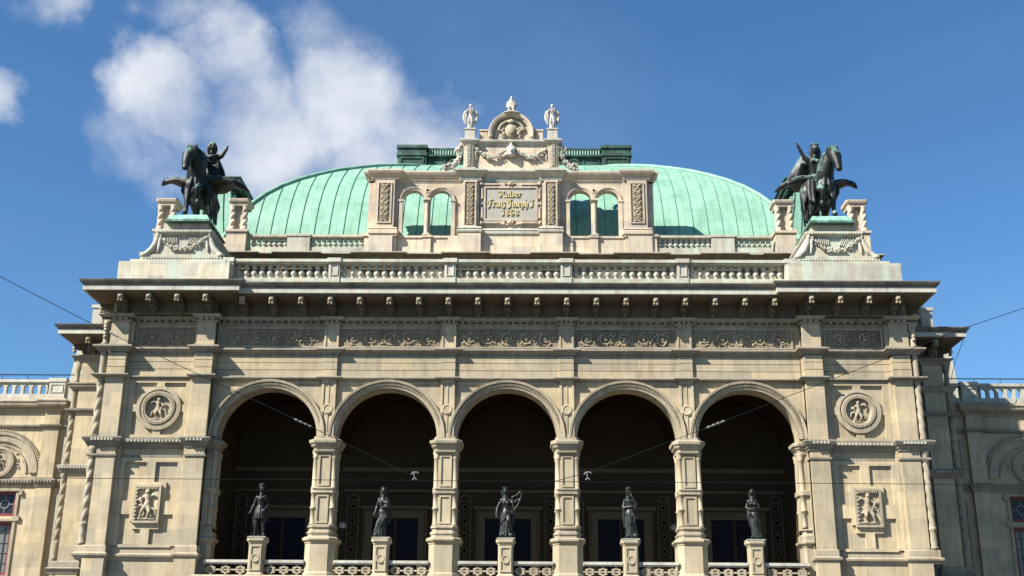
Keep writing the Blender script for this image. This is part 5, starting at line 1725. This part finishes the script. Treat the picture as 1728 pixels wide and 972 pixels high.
def pose_harp(f):
    robe(f, (0, 0, 1.12), .21, .28, 0, 12, 5, lean=.03)
    torso(f, (0, 0, 1.12), (-.02, 0, 1.52), (-.03, -.02, 1.84))
    f.limb([(.1, -.1, 1.05), (.12, -.24, .75), (.1, -.1, .3)], [.13, .11, .08])
    f.limb([(-.2, .02, 1.64), (-.36, .02, 1.36), (-.42, -.08, 1.08)], [.08, .065, .045]); hand(f, (-.42, -.09, 1.06), (.2, -.3, -1))
    f.limb([(.17, .02, 1.66), (.3, -.12, 1.5), (.46, -.2, 1.62)], [.075, .06, .04]); hand(f, (.47, -.2, 1.63), (1, -.1, .3))
    # harp: curved neck, sloping fore-pillar, sound box
    hp = [(.36, -.24, 1.16), (.5, -.22, 1.4), (.64, -.22, 1.72), (.68, -.22, 1.95), (.62, -.22, 2.02), (.5, -.22, 1.86), (.34, -.22, 1.78), (.26, -.2, 1.76)]
    f.limb(hp, [.05, .04, .035, .035, .035, .04, .04, .045])
    f.limb([(.26, -.2, 1.76), (.3, -.22, 1.45), (.36, -.24, 1.16)], [.035, .04, .05])
    for j in range(6): f.limb([(-.28 - .02 * j, .03, 1.6 - .05 * j), (-.44, .05, 1.25), (-.45 + .03 * j, .04, .95 - .02 * j)], [.04, .045, .03], 6)
    for j in range(5): f.limb([(.2 - .02 * j, -.16, 1.18 - .04 * j), (0, -.24, 1.1 - .05 * j), (-.24, -.14, 1.0 - .1 * j)], [.035, .04, .03], 6)
    for j in range(3): f.limb([(.26, .0, 1.2), (.34 - .03 * j, .03, .9), (.32 - .03 * j, .02, .55)], [.04, .045, .03], 6)
    f.ball((.22, -.2, .12), (.1, .12, .08)); f.ball((-.2, -.2, .12), (.09, .12, .07)); f.ball((.34, 0, .14), (.08, .1, .12))
    head(f, (-.04, -.04, 2.04), .135, .1, .05, 'crown')


def pose_thinker(f):
    robe(f, (0, 0, 1.15), .21, .26, .03, 13, 8, lean=.05)
    torso(f, (0, 0, 1.15), (-.02, 0, 1.55), (-.04, -.03, 1.86), fem=False)
    f.limb([(-.2, .02, 1.66), (-.28, -.02, 1.36), (.04, -.24, 1.4)], [.085, .07, .045]); hand(f, (.05, -.25, 1.4), (1, 0, .2))
    f.limb([(.2, .02, 1.66), (.3, -.14, 1.5), (.12, -.2, 1.82)], [.085, .065, .04]); hand(f, (.11, -.2, 1.84), (-.5, .1, 1))
    f.limb([(.27, -.1, 1.5), (.25, -.05, 1.15), (.2, -.03, .9)], [.07, .08, .05])
    for j in range(8): f.limb([(-.22 + .04 * j, -.14, 1.72 - .03 * j), (.1 + .02 * j, -.22, 1.2 - .04 * j), (.24 - .02 * j, -.15, .85 - .05 * j)], [.03, .035, .03], 6)
    for j in range(5): f.limb([(-.25, .0 - .02 * j, 1.4), (-.28 + .01 * j, -.05, 1.0), (-.25 + .03 * j, -.06, .5)], [.045, .05, .03], 6)
    for j in range(4): f.limb([(.1 - .05 * j, -.2, 1.05), (.02 - .02 * j, -.25, .65), (-.02 + .08 * j, -.2, .15)], [.03, .04, .05], 6)
    f.ball((.22, -.18, .14), (.12, .12, .1)); f.ball((-.15, -.2, .1), (.09, .1, .06))
    head(f, (-.05, -.06, 2.06), .135, .7, .2, 'cap')


def pose_slender(f):
    robe(f, (.02, 0, 1.15), .18, .23, .05, 11, 12, lean=.06)
    torso(f, (.01, 0, 1.15), (-.02, 0, 1.56), (-.02, -.02, 1.88), .14, .18)
    f.limb([(-.18, .02, 1.68), (-.3, .02, 1.42), (-.1, -.2, 1.3)], [.07, .055, .04]); hand(f, (-.1, -.2, 1.3), (1, -.1, -.2))
    f.limb([(.17, .02, 1.68), (.27, -.02, 1.42), (.08, -.22, 1.36)], [.07, .055, .04]); hand(f, (.08, -.22, 1.36), (-1, -.1, .1))
    for j in range(6): f.limb([(-.24, -.02, 1.4 - .03 * j), (-.2 + .04 * j, -.16, 1.1 - .02 * j), (.12 + .02 * j, -.2, .95 - .04 * j)], [.035, .04, .03], 6)
    for j in range(4): f.limb([(-.26, .0, 1.4), (-.25 + .03 * j, -.03, 1.0), (-.18 + .03 * j, -.05, .6)], [.04, .045, .03], 6)
    for j in range(4): f.limb([(.12 - .04 * j, -.17, 1.2), (.08 - .03 * j, -.2, .75), (.05 + .05 * j, -.18, .2)], [.03, .035, .04], 6)
    f.ball((.22, -.14, .14), (.08, .1, .1)); f.ball((-.15, -.18, .1), (.07, .1, .05))
    head(f, (-.03, -.03, 2.08), .128, -.3, 0, 'veil')


ST = 'bronze figures on the loggia pedestals'
figure('bronze_statue', 'dark bronze youth in short tunic and cap with bare legs, one arm hanging', CX[0], -.2, 7.77, pose_youth, H=2.36, group=ST)
figure('bronze_statue', 'dark bronze crowned woman in long robe clasping a mask and wreath to her chest', CX[1], -.2, 7.77, pose_mother, H=2.3, group=ST)
figure('bronze_statue', 'dark bronze woman holding up a harp, standing in the middle arch', CX[2], -.2, 7.77, pose_harp, H=2.34, group=ST)
figure('bronze_statue', 'dark bronze robed figure raising one hand to the chin of its capped head', CX[3], -.2, 7.77, pose_thinker, H=2.3, group=ST)
figure('bronze_statue', 'slender dark bronze veiled woman with hands folded at her waist', CX[4], -.2, 7.77, pose_slender, H=2.3, group=ST)


# ------------------------------------------------------------------ stone figures on the gable
def pose_angel(f):
    robe(f, (0, 0, 1.05), .2, .2, 0, 9, 3, d=.15)
    torso(f, (0, 0, 1.1), (0, 0, 1.5), (0, -.02, 1.85), .17, .2)
    for s in (-1, 1):
        # raised arms holding a wreath, folded wings to the knees
        f.limb([(s * .2, 0, 1.66), (s * .36, -.06, 1.5), (s * .2, -.2, 1.75)], [.08, .065, .05])
        f.limb([(s * .14, .14, 1.72), (s * .42, .16, 1.68), (s * .54, .14, 1.3), (s * .5, .12, .9), (s * .34, .1, .5)], [.09, .1, .11, .1, .04])
        f.limb([(s * .3, .14, 1.5), (s * .4, .14, 1.1), (s * .34, .12, .7)], [.1, .1, .06])
        f.limb([(s * .1, -.12, 1.0), (s * .13, -.2, .6), (s * .1, -.08, .15)], [.11, .085, .06])
    n = 14
    f.limb([(.2 * math.cos(2 * PI * i / n), -.2, 1.72 + .12 * math.sin(2 * PI * i / n)) for i in range(n + 1)], [.04] * (n + 1))
    head(f, (0, -.03, 2.08), .14, 0, 0, 'short')


ga = thing
AG = 'winged stone geniuses on the gable'
figure('angel_statue', 'pale stone winged genius standing on the gable corner left of the coat of arms', -2.24, 5.1, 30.36, pose_angel, STATUE, 1.58, .03, 'statue', AG)
figure('angel_statue', 'pale stone winged genius standing on the gable corner right of the coat of arms', 2.24, 5.1, 30.36, pose_angel, STATUE, 1.58, .03, 'statue', AG)


def pose_bust(f):
    f.limb([(0, 0, .15), (0, 0, .5), (0, 0, 1.0)], [.34, .36, .3])
    f.cap((-.2, 0, 1.05), (.2, 0, 1.05), .17, .17)
    for s in (-1, 1):
        f.limb([(s * .32, 0, 1.0), (s * .4, -.05, .6), (s * .2, -.3, .42)], [.12, .1, .07])
        f.limb([(s * .15, -.15, .35), (s * .2, -.4, .35), (s * .2, -.4, .0)], [.16, .13, .09])
    for i in range(9): f.limb([(-.3 + i * .075, -.26, .9), (-.26 + i * .065, -.34, .5), (-.32 + i * .08, -.36, .1)], [.03, .035, .04], 6)
    head(f, (0, -.04, 1.4), .15, 0, 0, 'long')
    f.ball((0, 0, 1.6), (.09, .09, .1))


figure('seated_statue', 'pale stone seated figure crowning the top of the arched gable', 0, 5.2, 31.46, pose_bust, STATUE, 1.38, .04, 'statue', None, False)


# ------------------------------------------------------------------ winged horses with riders
def feather_wing(root_p, span, name, parent, mat, nf=9, droop=.4, rise=.25, chord=.75, back=.25, thick=.05):
    """spread wing: arched leading edge carrying overlapping feathers"""
    b = MB(); d = 1 if span > 0 else -1; S = abs(span)
    rx, ry, rz = root_p
    def lead(t): return Vector((rx + d * S * t, ry - .1 + back * t, rz + rise * math.sin(PI * min(1, t * 1.1) * .75) * 1.2 - droop * max(0, t - .45) ** 1.4 * 2.0))
    n = 12
    b.limb([lead(i / n) for i in range(n + 1)], [.13 - .07 * i / n for i in range(n + 1)])
    for row, (ln, wd, off) in enumerate(((1.0, .13, 0.0), (.6, .11, -.06), (.32, .1, -.1))):
        m_ = nf * 2
        for i in range(m_):
            t = .06 + .94 * i / (m_ - 1)
            p = lead(t); L_ = chord * ln * (1.0 - .35 * t + .15 * math.sin(t * 7))
            dirv = Vector((d * (.1 + .6 * t), .95 - .3 * t, -.12 - .25 * t)).normalized()
            e = p + dirv * L_
            b.limb([p + Vector((0, off * .5, off)), (p + e) / 2 + Vector((0, 0, .03)), e], [wd * .8, wd, wd * .35], 6)
    return b.sculpt(name, mat, parent, .045, 1)


def horse_group(s):
    """s=-1 left group, +1 right group. local x is world x, front is -y; origin on the bronze base"""
    cx = s * 15.42
    lab = ('dark bronze winged horse with rider stretching out one arm, on the left roof pedestal' if s < 0 else
           'green-streaked bronze winged horse with rider raising one arm high, on the right roof pedestal')
    root = thing('winged_horse_statue', lab, 'statue', (cx, -.3, 23.02), 'bronze horse groups on the roof pedestals')
    root.scale = (1.1, 1.05, 1.06)
    mat = BRONZEP if s < 0 else BRONZEG
    q = MB(); q.frustum(0, .98, -.38, -.28, .98, 1.5, .98, 1.5); q.frustum(0, .98, -.28, .03, .95, 1.44, .78, 1.22)
    for i in range(14):
        r = random.Random(i + 9); q.ball((r.uniform(-.65, .65), r.uniform(0, 2.1), -.04), (r.uniform(.15, .3), r.uniform(.15, .3), .08))
    q.build('bronze_base', BASEG, root)
    f = MB()
    dx = .08 * -s
    # trunk, chest, croup
    f.limb([(0, .35, 1.72), (0, .7, 1.64), (0, 1.3, 1.6), (0, 1.9, 1.64)], [.46, .54, .53, .52], 16)
    f.ball((0, .18, 1.66), (.44, .32, .5)); f.ball((0, .1, 1.4), (.36, .24, .32))
    for g in (-1, 1): f.ball((g * .2, -.02, 1.64), (.2, .16, .27))
    # neck and head, turned outwards on the left and inwards on the right
    if s < 0:
        nk = [(0, .3, 1.95), (.02, .1, 2.35), (.05, -.05, 2.75), (.0, -.16, 3.05), (-.1, -.3, 3.22)]
        f.limb(nk, [.46, .43, .40, .35, .26], 14)
        hd = [(-.1, -.32, 3.17), (-.2, -.58, 2.85), (-.24, -.74, 2.45), (-.22, -.8, 2.15)]
        cr = [(-.02, .2, 3.35), (.14, .1, 3.2), (.24, .05, 2.9), (.26, .08, 2.6), (.2, .18, 2.3)]
        ears = [((-.26, -.34, 3.32), (-.34, -.38, 3.56)), ((-.0, -.26, 3.42), (.02, -.24, 3.62))]
    else:
        nk = [(0, .3, 1.95), (.02, .08, 2.3), (.1, -.08, 2.65), (.2, -.2, 2.95), (.3, -.3, 3.14)]
        f.limb(nk, [.44, .39, .34, .30, .24], 14)
        hd = [(.28, -.34, 3.17), (.34, -.6, 2.85), (.38, -.76, 2.45), (.4, -.82, 2.15)]
        cr = [(.3, -.05, 3.3), (.12, .0, 3.12), (-.02, .08, 2.85), (-.1, .15, 2.55), (-.12, .22, 2.3)]
        ears = [((.24, -.3, 3.36), (.2, -.32, 3.6)), ((.46, -.34, 3.34), (.54, -.36, 3.58))]
    f.limb(hd, [.29, .28, .19, .15], 12)
    for i in range(9):
        f.limb([Vector(hd[0]) + Vector((-.16 + .04 * i, .0, .2)), Vector(hd[0]) + Vector((-.2 + .05 * i, -.2, .18)), Vector(hd[0]) + Vector((-.2 + .05 * i, -.34, -.04 - .05 * (i % 3)))], [.05, .05, .025], 6)
    hv = Vector(hd[-1]); f.ball(hv + Vector((0, -.03, -.04)), (.16, .15, .13)); f.ball(Vector(hd[1]) + Vector((0, .1, -.14)), (.1, .14, .14))
    for g in (-1, 1):
        f.ball(Vector(hd[0]) + Vector((g * .15, -.14, -.1)), (.05, .06, .05)); f.ball(hv + Vector((g * .07, -.11, 0)), .035)
    for (a, b) in ears: f.cap(a, b, .06, .02, 6)
    # mane locks
    f.limb(cr, [.15, .21, .24, .22, .15])
    rn = random.Random(4)
    for i in range(16):
        t = i / 15 * (len(cr) - 1); j = min(len(cr) - 2, int(t)); p = Vector(cr[j]).lerp(Vector(cr[j + 1]), t - j)
        f.limb([p, p + Vector((rn.uniform(-.05, .1) * -s, rn.uniform(-.12, .05), -.18)), p + Vector((rn.uniform(-.05, .16) * -s, rn.uniform(-.1, .1), -.34))], [.08, .07, .03], 6)
    f.limb([Vector(ears[0][0]) + Vector((.08, 0, .05)), Vector(hd[0]) + Vector((0, -.2, .02)), Vector(hd[1]) + Vector((0, -.16, .08))], [.06, .06, .03])
    # forelegs: one planted, one lifted and bent at the knee
    pl, li = (-1, 1) if s < 0 else (1, -1)
    f.limb([(pl * .22, .15, 1.55), (pl * .25, .06, 1.2), (pl * .24, -.02, .86), (pl * .23, -.04, .5), (pl * .24, -.02, .33), (pl * .25, -.12, .2)], [.25, .18, .13, .095, .1, .13], 12)
    f.ball((pl * .24, -.04, .84), (.1, .11, .12)); f.cap((pl * .25, -.12, .16), (pl * .25, -.1, .28), .12, .085)
    f.limb([(li * .2, .12, 1.55), (li * .26, -.2, 1.35), (li * .28, -.48, 1.24)], [.24, .18, .13], 12)
    f.limb([(li * .28, -.48, 1.24), (li * .29, -.42, .98), (li * .3, -.28, .78), (li * .32, -.3, .62)], [.13, .095, .085, .11], 12)
    f.ball((li * .28, -.5, 1.24), .11)
    # hind legs: stifle forward, hock back, near-vertical cannon
    for g in (-1, 1):
        f.limb([(g * .25, 1.85, 1.6), (g * .3, 1.55, 1.22), (g * .3, 1.95, .82), (g * .3, 1.9, .45), (g * .3, 1.82, .3), (g * .3, 1.72, .2)], [.34, .24, .13, .095, .1, .13], 12)
    # tail
    for i in range(6): f.limb([(0, 2.2, 1.9), (.05 * i - .12, 2.5, 1.75), (.07 * i - .17, 2.6, 1.1), (.08 * i - .2, 2.45, .5)], [.1, .1, .08, .04], 8)
    # saddle cloth and hanging cloak on the rider's side
    rc = random.Random(21)
    for i in range(13):
        t = i / 12; yy = .25 + 1.35 * t
        f.limb([(-s * .25, yy, 2.12), (-s * (.56 + .05 * math.sin(i * 2)), yy, 1.75), (-s * (.64 + .07 * math.sin(i * 1.7)), yy + .05, 1.15), (-s * (.62 + .08 * math.cos(i * 2.3)), yy + .1, .5 + rc.uniform(-.25, .2))], [.12, .13, .12, .06], 8)
        f.limb([(s * .25, yy, 2.1), (s * .54, yy, 1.7), (s * .58, yy, 1.35 + rc.uniform(-.1, .1))], [.1, .1, .06], 8)
    # veins of muscle on the chest
    for g in (-1, 1): f.limb([(g * .08, -.12, 1.95), (g * .12, -.16, 1.6), (g * .18, -.08, 1.3)], [.07, .08, .05])
    f.sculpt('horse', mat, root, .034, 1)
    # ------- rider
    f = MB()
    if s < 0:
        hip = Vector((.32, .95, 2.3)); ch = Vector((.5, .75, 3.2)); hd_ = Vector((.5, .6, 3.85))
        f.limb([hip, (.42, .88, 2.75), ch], [.3, .24, .27], 12); f.cap(ch + Vector((-.25, 0, .14)), ch + Vector((.25, .02, .12)), .12, .12)
        f.cap(ch, hd_ + Vector((0, .05, -.2)), .15, .09)
        f.limb([ch + Vector((.27, 0, .12)), (.98, .55, 3.32), (1.2, .45, 3.66)], [.12, .1, .07]); hand(f, (1.21, .44, 3.69), (.3, -.2, 1), .05)
        f.limb([ch + Vector((-.26, 0, .12)), (.2, .35, 2.8), (.1, .1, 2.55)], [.11, .08, .06]); hand(f, (.1, .08, 2.54), (0, -1, -.3), .05)
        for g in (-1, 1): f.limb([hip, hip + Vector((g * .42 - .2, -.4, -.15)), hip + Vector((g * .5 - .25, -.35, -.8)), hip + Vector((g * .5 - .25, -.5, -.95))], [.24, .17, .1, .07], 12)
        for i in range(10): f.limb([(.3 + .06 * i, .75 - .02 * i, 2.85 + .01 * i), (.42 + .05 * i, .65, 2.55), (.38 + .07 * i, .62, 2.25)], [.05, .06, .05], 6)
        for i in range(9): f.limb([(.3 + .05 * i, .9, 3.35), (.45 + .06 * i, 1.2, 2.8), (.5 + .07 * i, 1.35, 2.1)], [.07, .08, .05], 6)
        f.limb([(.22, .6, 3.4), (.5, .45, 3.22), (.78, .6, 3.38)], [.08, .1, .08])
        head(f, hd_, .2, .45, 0, 'long')
    else:
        hip = Vector((-.3, .9, 2.2)); ch = Vector((-.3, .62, 3.05)); hd_ = Vector((-.26, .45, 3.66))
        f.limb([hip, (-.3, .8, 2.6), ch], [.3, .23, .25], 12); f.cap(ch + Vector((-.25, 0, .14)), ch + Vector((.25, .02, .12)), .12, .12)
        for g in (-1, 1): f.ball(ch + Vector((g * .11, -.2, -.02)), .11)
        f.cap(ch, hd_ + Vector((0, .05, -.2)), .15, .09)
        f.limb([ch + Vector((-.26, 0, .14)), (-.78, .6, 3.42), (-1.02, .5, 3.9)], [.12, .095, .065]); hand(f, (-1.03, .5, 3.94), (-.3, -.1, 1), .05)
        f.limb([ch + Vector((.26, 0, .12)), (.2, .3, 2.6), (.22, .0, 2.5)], [.11, .08, .06]); hand(f, (.22, -.02, 2.5), (0, -1, .1), .05)
        # side-saddle: both legs and long drapery fall on the left flank
        f.limb([hip, (-.62, .35, 2.1), (-.7, .25, 1.4), (-.7, .12, .95)], [.26, .2, .13, .08], 12); f.limb([hip, (-.5, .3, 1.95), (-.55, .2, 1.3), (-.56, .05, .85)], [.25, .19, .12, .08], 12)
        for i in range(14):
            rr = random.Random(i); x = -.5 - .05 * i + .15
            f.limb([(x * .8, .35 + rr.uniform(-.1, .25), 2.2), (x, .3 + rr.uniform(-.15, .3), 1.5), (x * 1.05 + rr.uniform(-.1, .1), .35 + rr.uniform(-.1, .3), .7 + rr.uniform(-.2, .35))], [.1, .1, .05], 6)
        for i in range(12):
            f.limb([(-.05 - .05 * i, .85, 3.0 + .02 * (i % 3)), (-.35 - .06 * i, 1.05, 2.6), (-.5 - .085 * i, 1.15, 2.05)], [.09, .09, .04], 6)
        for i in range(8): f.limb([ch + Vector((-.2 + .05 * i, -.2, -.05)), (-.4 + .06 * i, .5, 2.4), (-.5 + .05 * i, .38, 2.1)], [.04, .05, .05], 6)
        for i in range(14): f.limb([(-.5 - .022 * i, .62 + .02 * i, 3.3 + .01 * i), (-.75 - .035 * i, .8 + .02 * i, 2.85 - .01 * i), (-.85 - .05 * i, 1.0, 2.25)], [.1, .1, .05], 6)
        for i in range(4): f.limb([(-.85, .62, 3.0), (-.75 - .06 * i, .8, 2.7), (-.8 - .1 * i, 1.0, 2.3)], [.08, .09, .05], 6)
        head(f, hd_, .21, -.15, 0, 'crown')
    f.sculpt('rider', mat, root, .032, 1)
    # ------- wings
    if s < 0:
        feather_wing((-.28, .1, 1.75), -.95, 'wing', root, mat, 6, .02, .16, .6, .05)
        feather_wing((.35, .35, 1.95), 1.32, 'wing', root, mat, 9, .1, .14, 1.2, .1)
    else:
        feather_wing((.28, .2, 1.75), .88, 'wing', root, mat, 6, .04, .16, .6, .05)
        feather_wing((-.35, .35, 2.0), -1.2, 'wing', root, mat, 8, .2, .16, 1.1, .1)


horse_group(-1); horse_group(1)


# ------------------------------------------------------------------ lamps in the loggia
def globe(x, lab):
    t = thing('globe_lamp', lab, 'lamp', (x, 4.6, 8.6), 'globe lamps in the loggia')
    MB().ball((0, -.45, .26), .18, None, 20, 14).build('globe', GLOBE, t, True)
    MB().tube([(0, .35, -.2), (0, -.1, -.25), (0, -.4, -.12), (0, -.45, .08)], .03, 6).build('bracket', BRONZE, t, True)
    MB().lathe((0, -.45, .04), [(.1, 0), (.13, .04), (.1, .08)], 12).build('collar', BRONZE, t, True)


globe(-7.95, 'white glass globe lamp on the dark loggia wall beside the robed mask bearer')
globe(8.0, 'white glass globe lamp on the dark loggia wall behind the rightmost pier')


# ------------------------------------------------------------------ overhead wires in front of the facade
def sag(a, b, d, n=24):
    a, b = Vector(a), Vector(b)
    return [a.lerp(b, i / n) - Vector((0, 0, d * 4 * (i / n) * (1 - i / n))) for i in range(n + 1)]


def insulator(p, d, parent, l=.5, r=.05):
    p = Vector(p); d = Vector(d).normalized(); b = MB()
    for i in range(7): b.ball(p + d * (i / 6 - .5) * l, r * (1.0 if i % 2 == 0 else .62), None, 8, 6)
    b.tube([p - d * l * .7, p + d * l * .7], r * .35, 6)
    b.build('insulator', PORC, parent, True)


def at(px, py, Y):
    d = fwd * 2000 + r2 * (px - 864) + u2 * (486 - py); o = cam.matrix_world.translation
    return o + d * ((Y - o.y) / d.y)


def wires():
    YW = -22
    a = at(-420, 250, YW); k1 = at(185, 562, YW); k2 = at(512, 714, YW); e = at(690, 800, YW)
    t = thing('span_wire', 'black span wire slanting down across the left tower to the first loggia arch', 'wire')
    MB().tube([a.lerp(k1, i / 10) for i in range(11)] + [k1.lerp(k2, i / 8) for i in range(1, 9)] + [k2.lerp(e, i / 4) for i in range(1, 5)], .010, 5).build('cable', WIRE, t)
    insulator(k2, k2 - k1, t, .42, .035); insulator(at(192, 565, YW), k1 - a, t, .2, .03)
    a = at(2100, 395, YW); k1 = at(1632, 552, YW); k2 = at(1208, 716, YW); e = at(992, 797, YW)
    t = thing('span_wire', 'black span wire slanting down across the right tower towards the fourth arch', 'wire')
    MB().tube([a.lerp(k1, i / 10) for i in range(11)] + [k1.lerp(k2, i / 8) for i in range(1, 9)] + [k2.lerp(e, i / 6) for i in range(1, 7)] + [e.lerp(at(900, 822, YW), i / 4) for i in range(1, 5)], .0095, 5).build('cable', WIRE, t)
    insulator(k2, k2 - k1, t, .42, .04)
    t = thing('contact_wire', 'thin dark level wire crossing the whole facade at the height of the statue heads', 'wire')
    MB().tube([at(-300, 804, YW - 1).lerp(at(2000, 820, YW - 1), i / 40) for i in range(41)], .0085, 5).build('cable', WIRE, t)
    for (px, lb) in ((700, 'small grey wire clamp with hanging jaws, in front of the second arch'), (992, 'small grey wire clamp with hanging jaws, in front of the fourth arch')):
        p = at(px, 803, YW - .5)
        t = thing('wire_clamp', lb, 'wire clamp', p, 'clamps on the overhead wires')
        b = MB()
        b.limb([(-.09, 0, .04), (-.04, 0, .09), (.06, 0, .09), (.1, 0, .06)], [.018, .022, .025, .015], 8)
        b.limb([(-.01, 0, .09), (-.02, 0, .0), (.0, 0, -.05)], [.012, .018, .012], 8)
        b.build('hook', PORC, t, True)
        b = MB(); b.limb([(0, 0, -.05), (-.05, 0, -.1)], [.015, .02], 8); b.limb([(0, 0, -.05), (.05, 0, -.1)], [.015, .02], 8)
        b.build('jaws', PORC, t, True)
    t = thing('roof_cable', 'thin grey cable dropping from the right side cornice to the wing railing', 'cable')
    MB().tube([at(1632, 557, 9), at(1612, 610, 9), at(1604, 642, 9)], .015, 5).build('cable', WIRE, t)


wires()
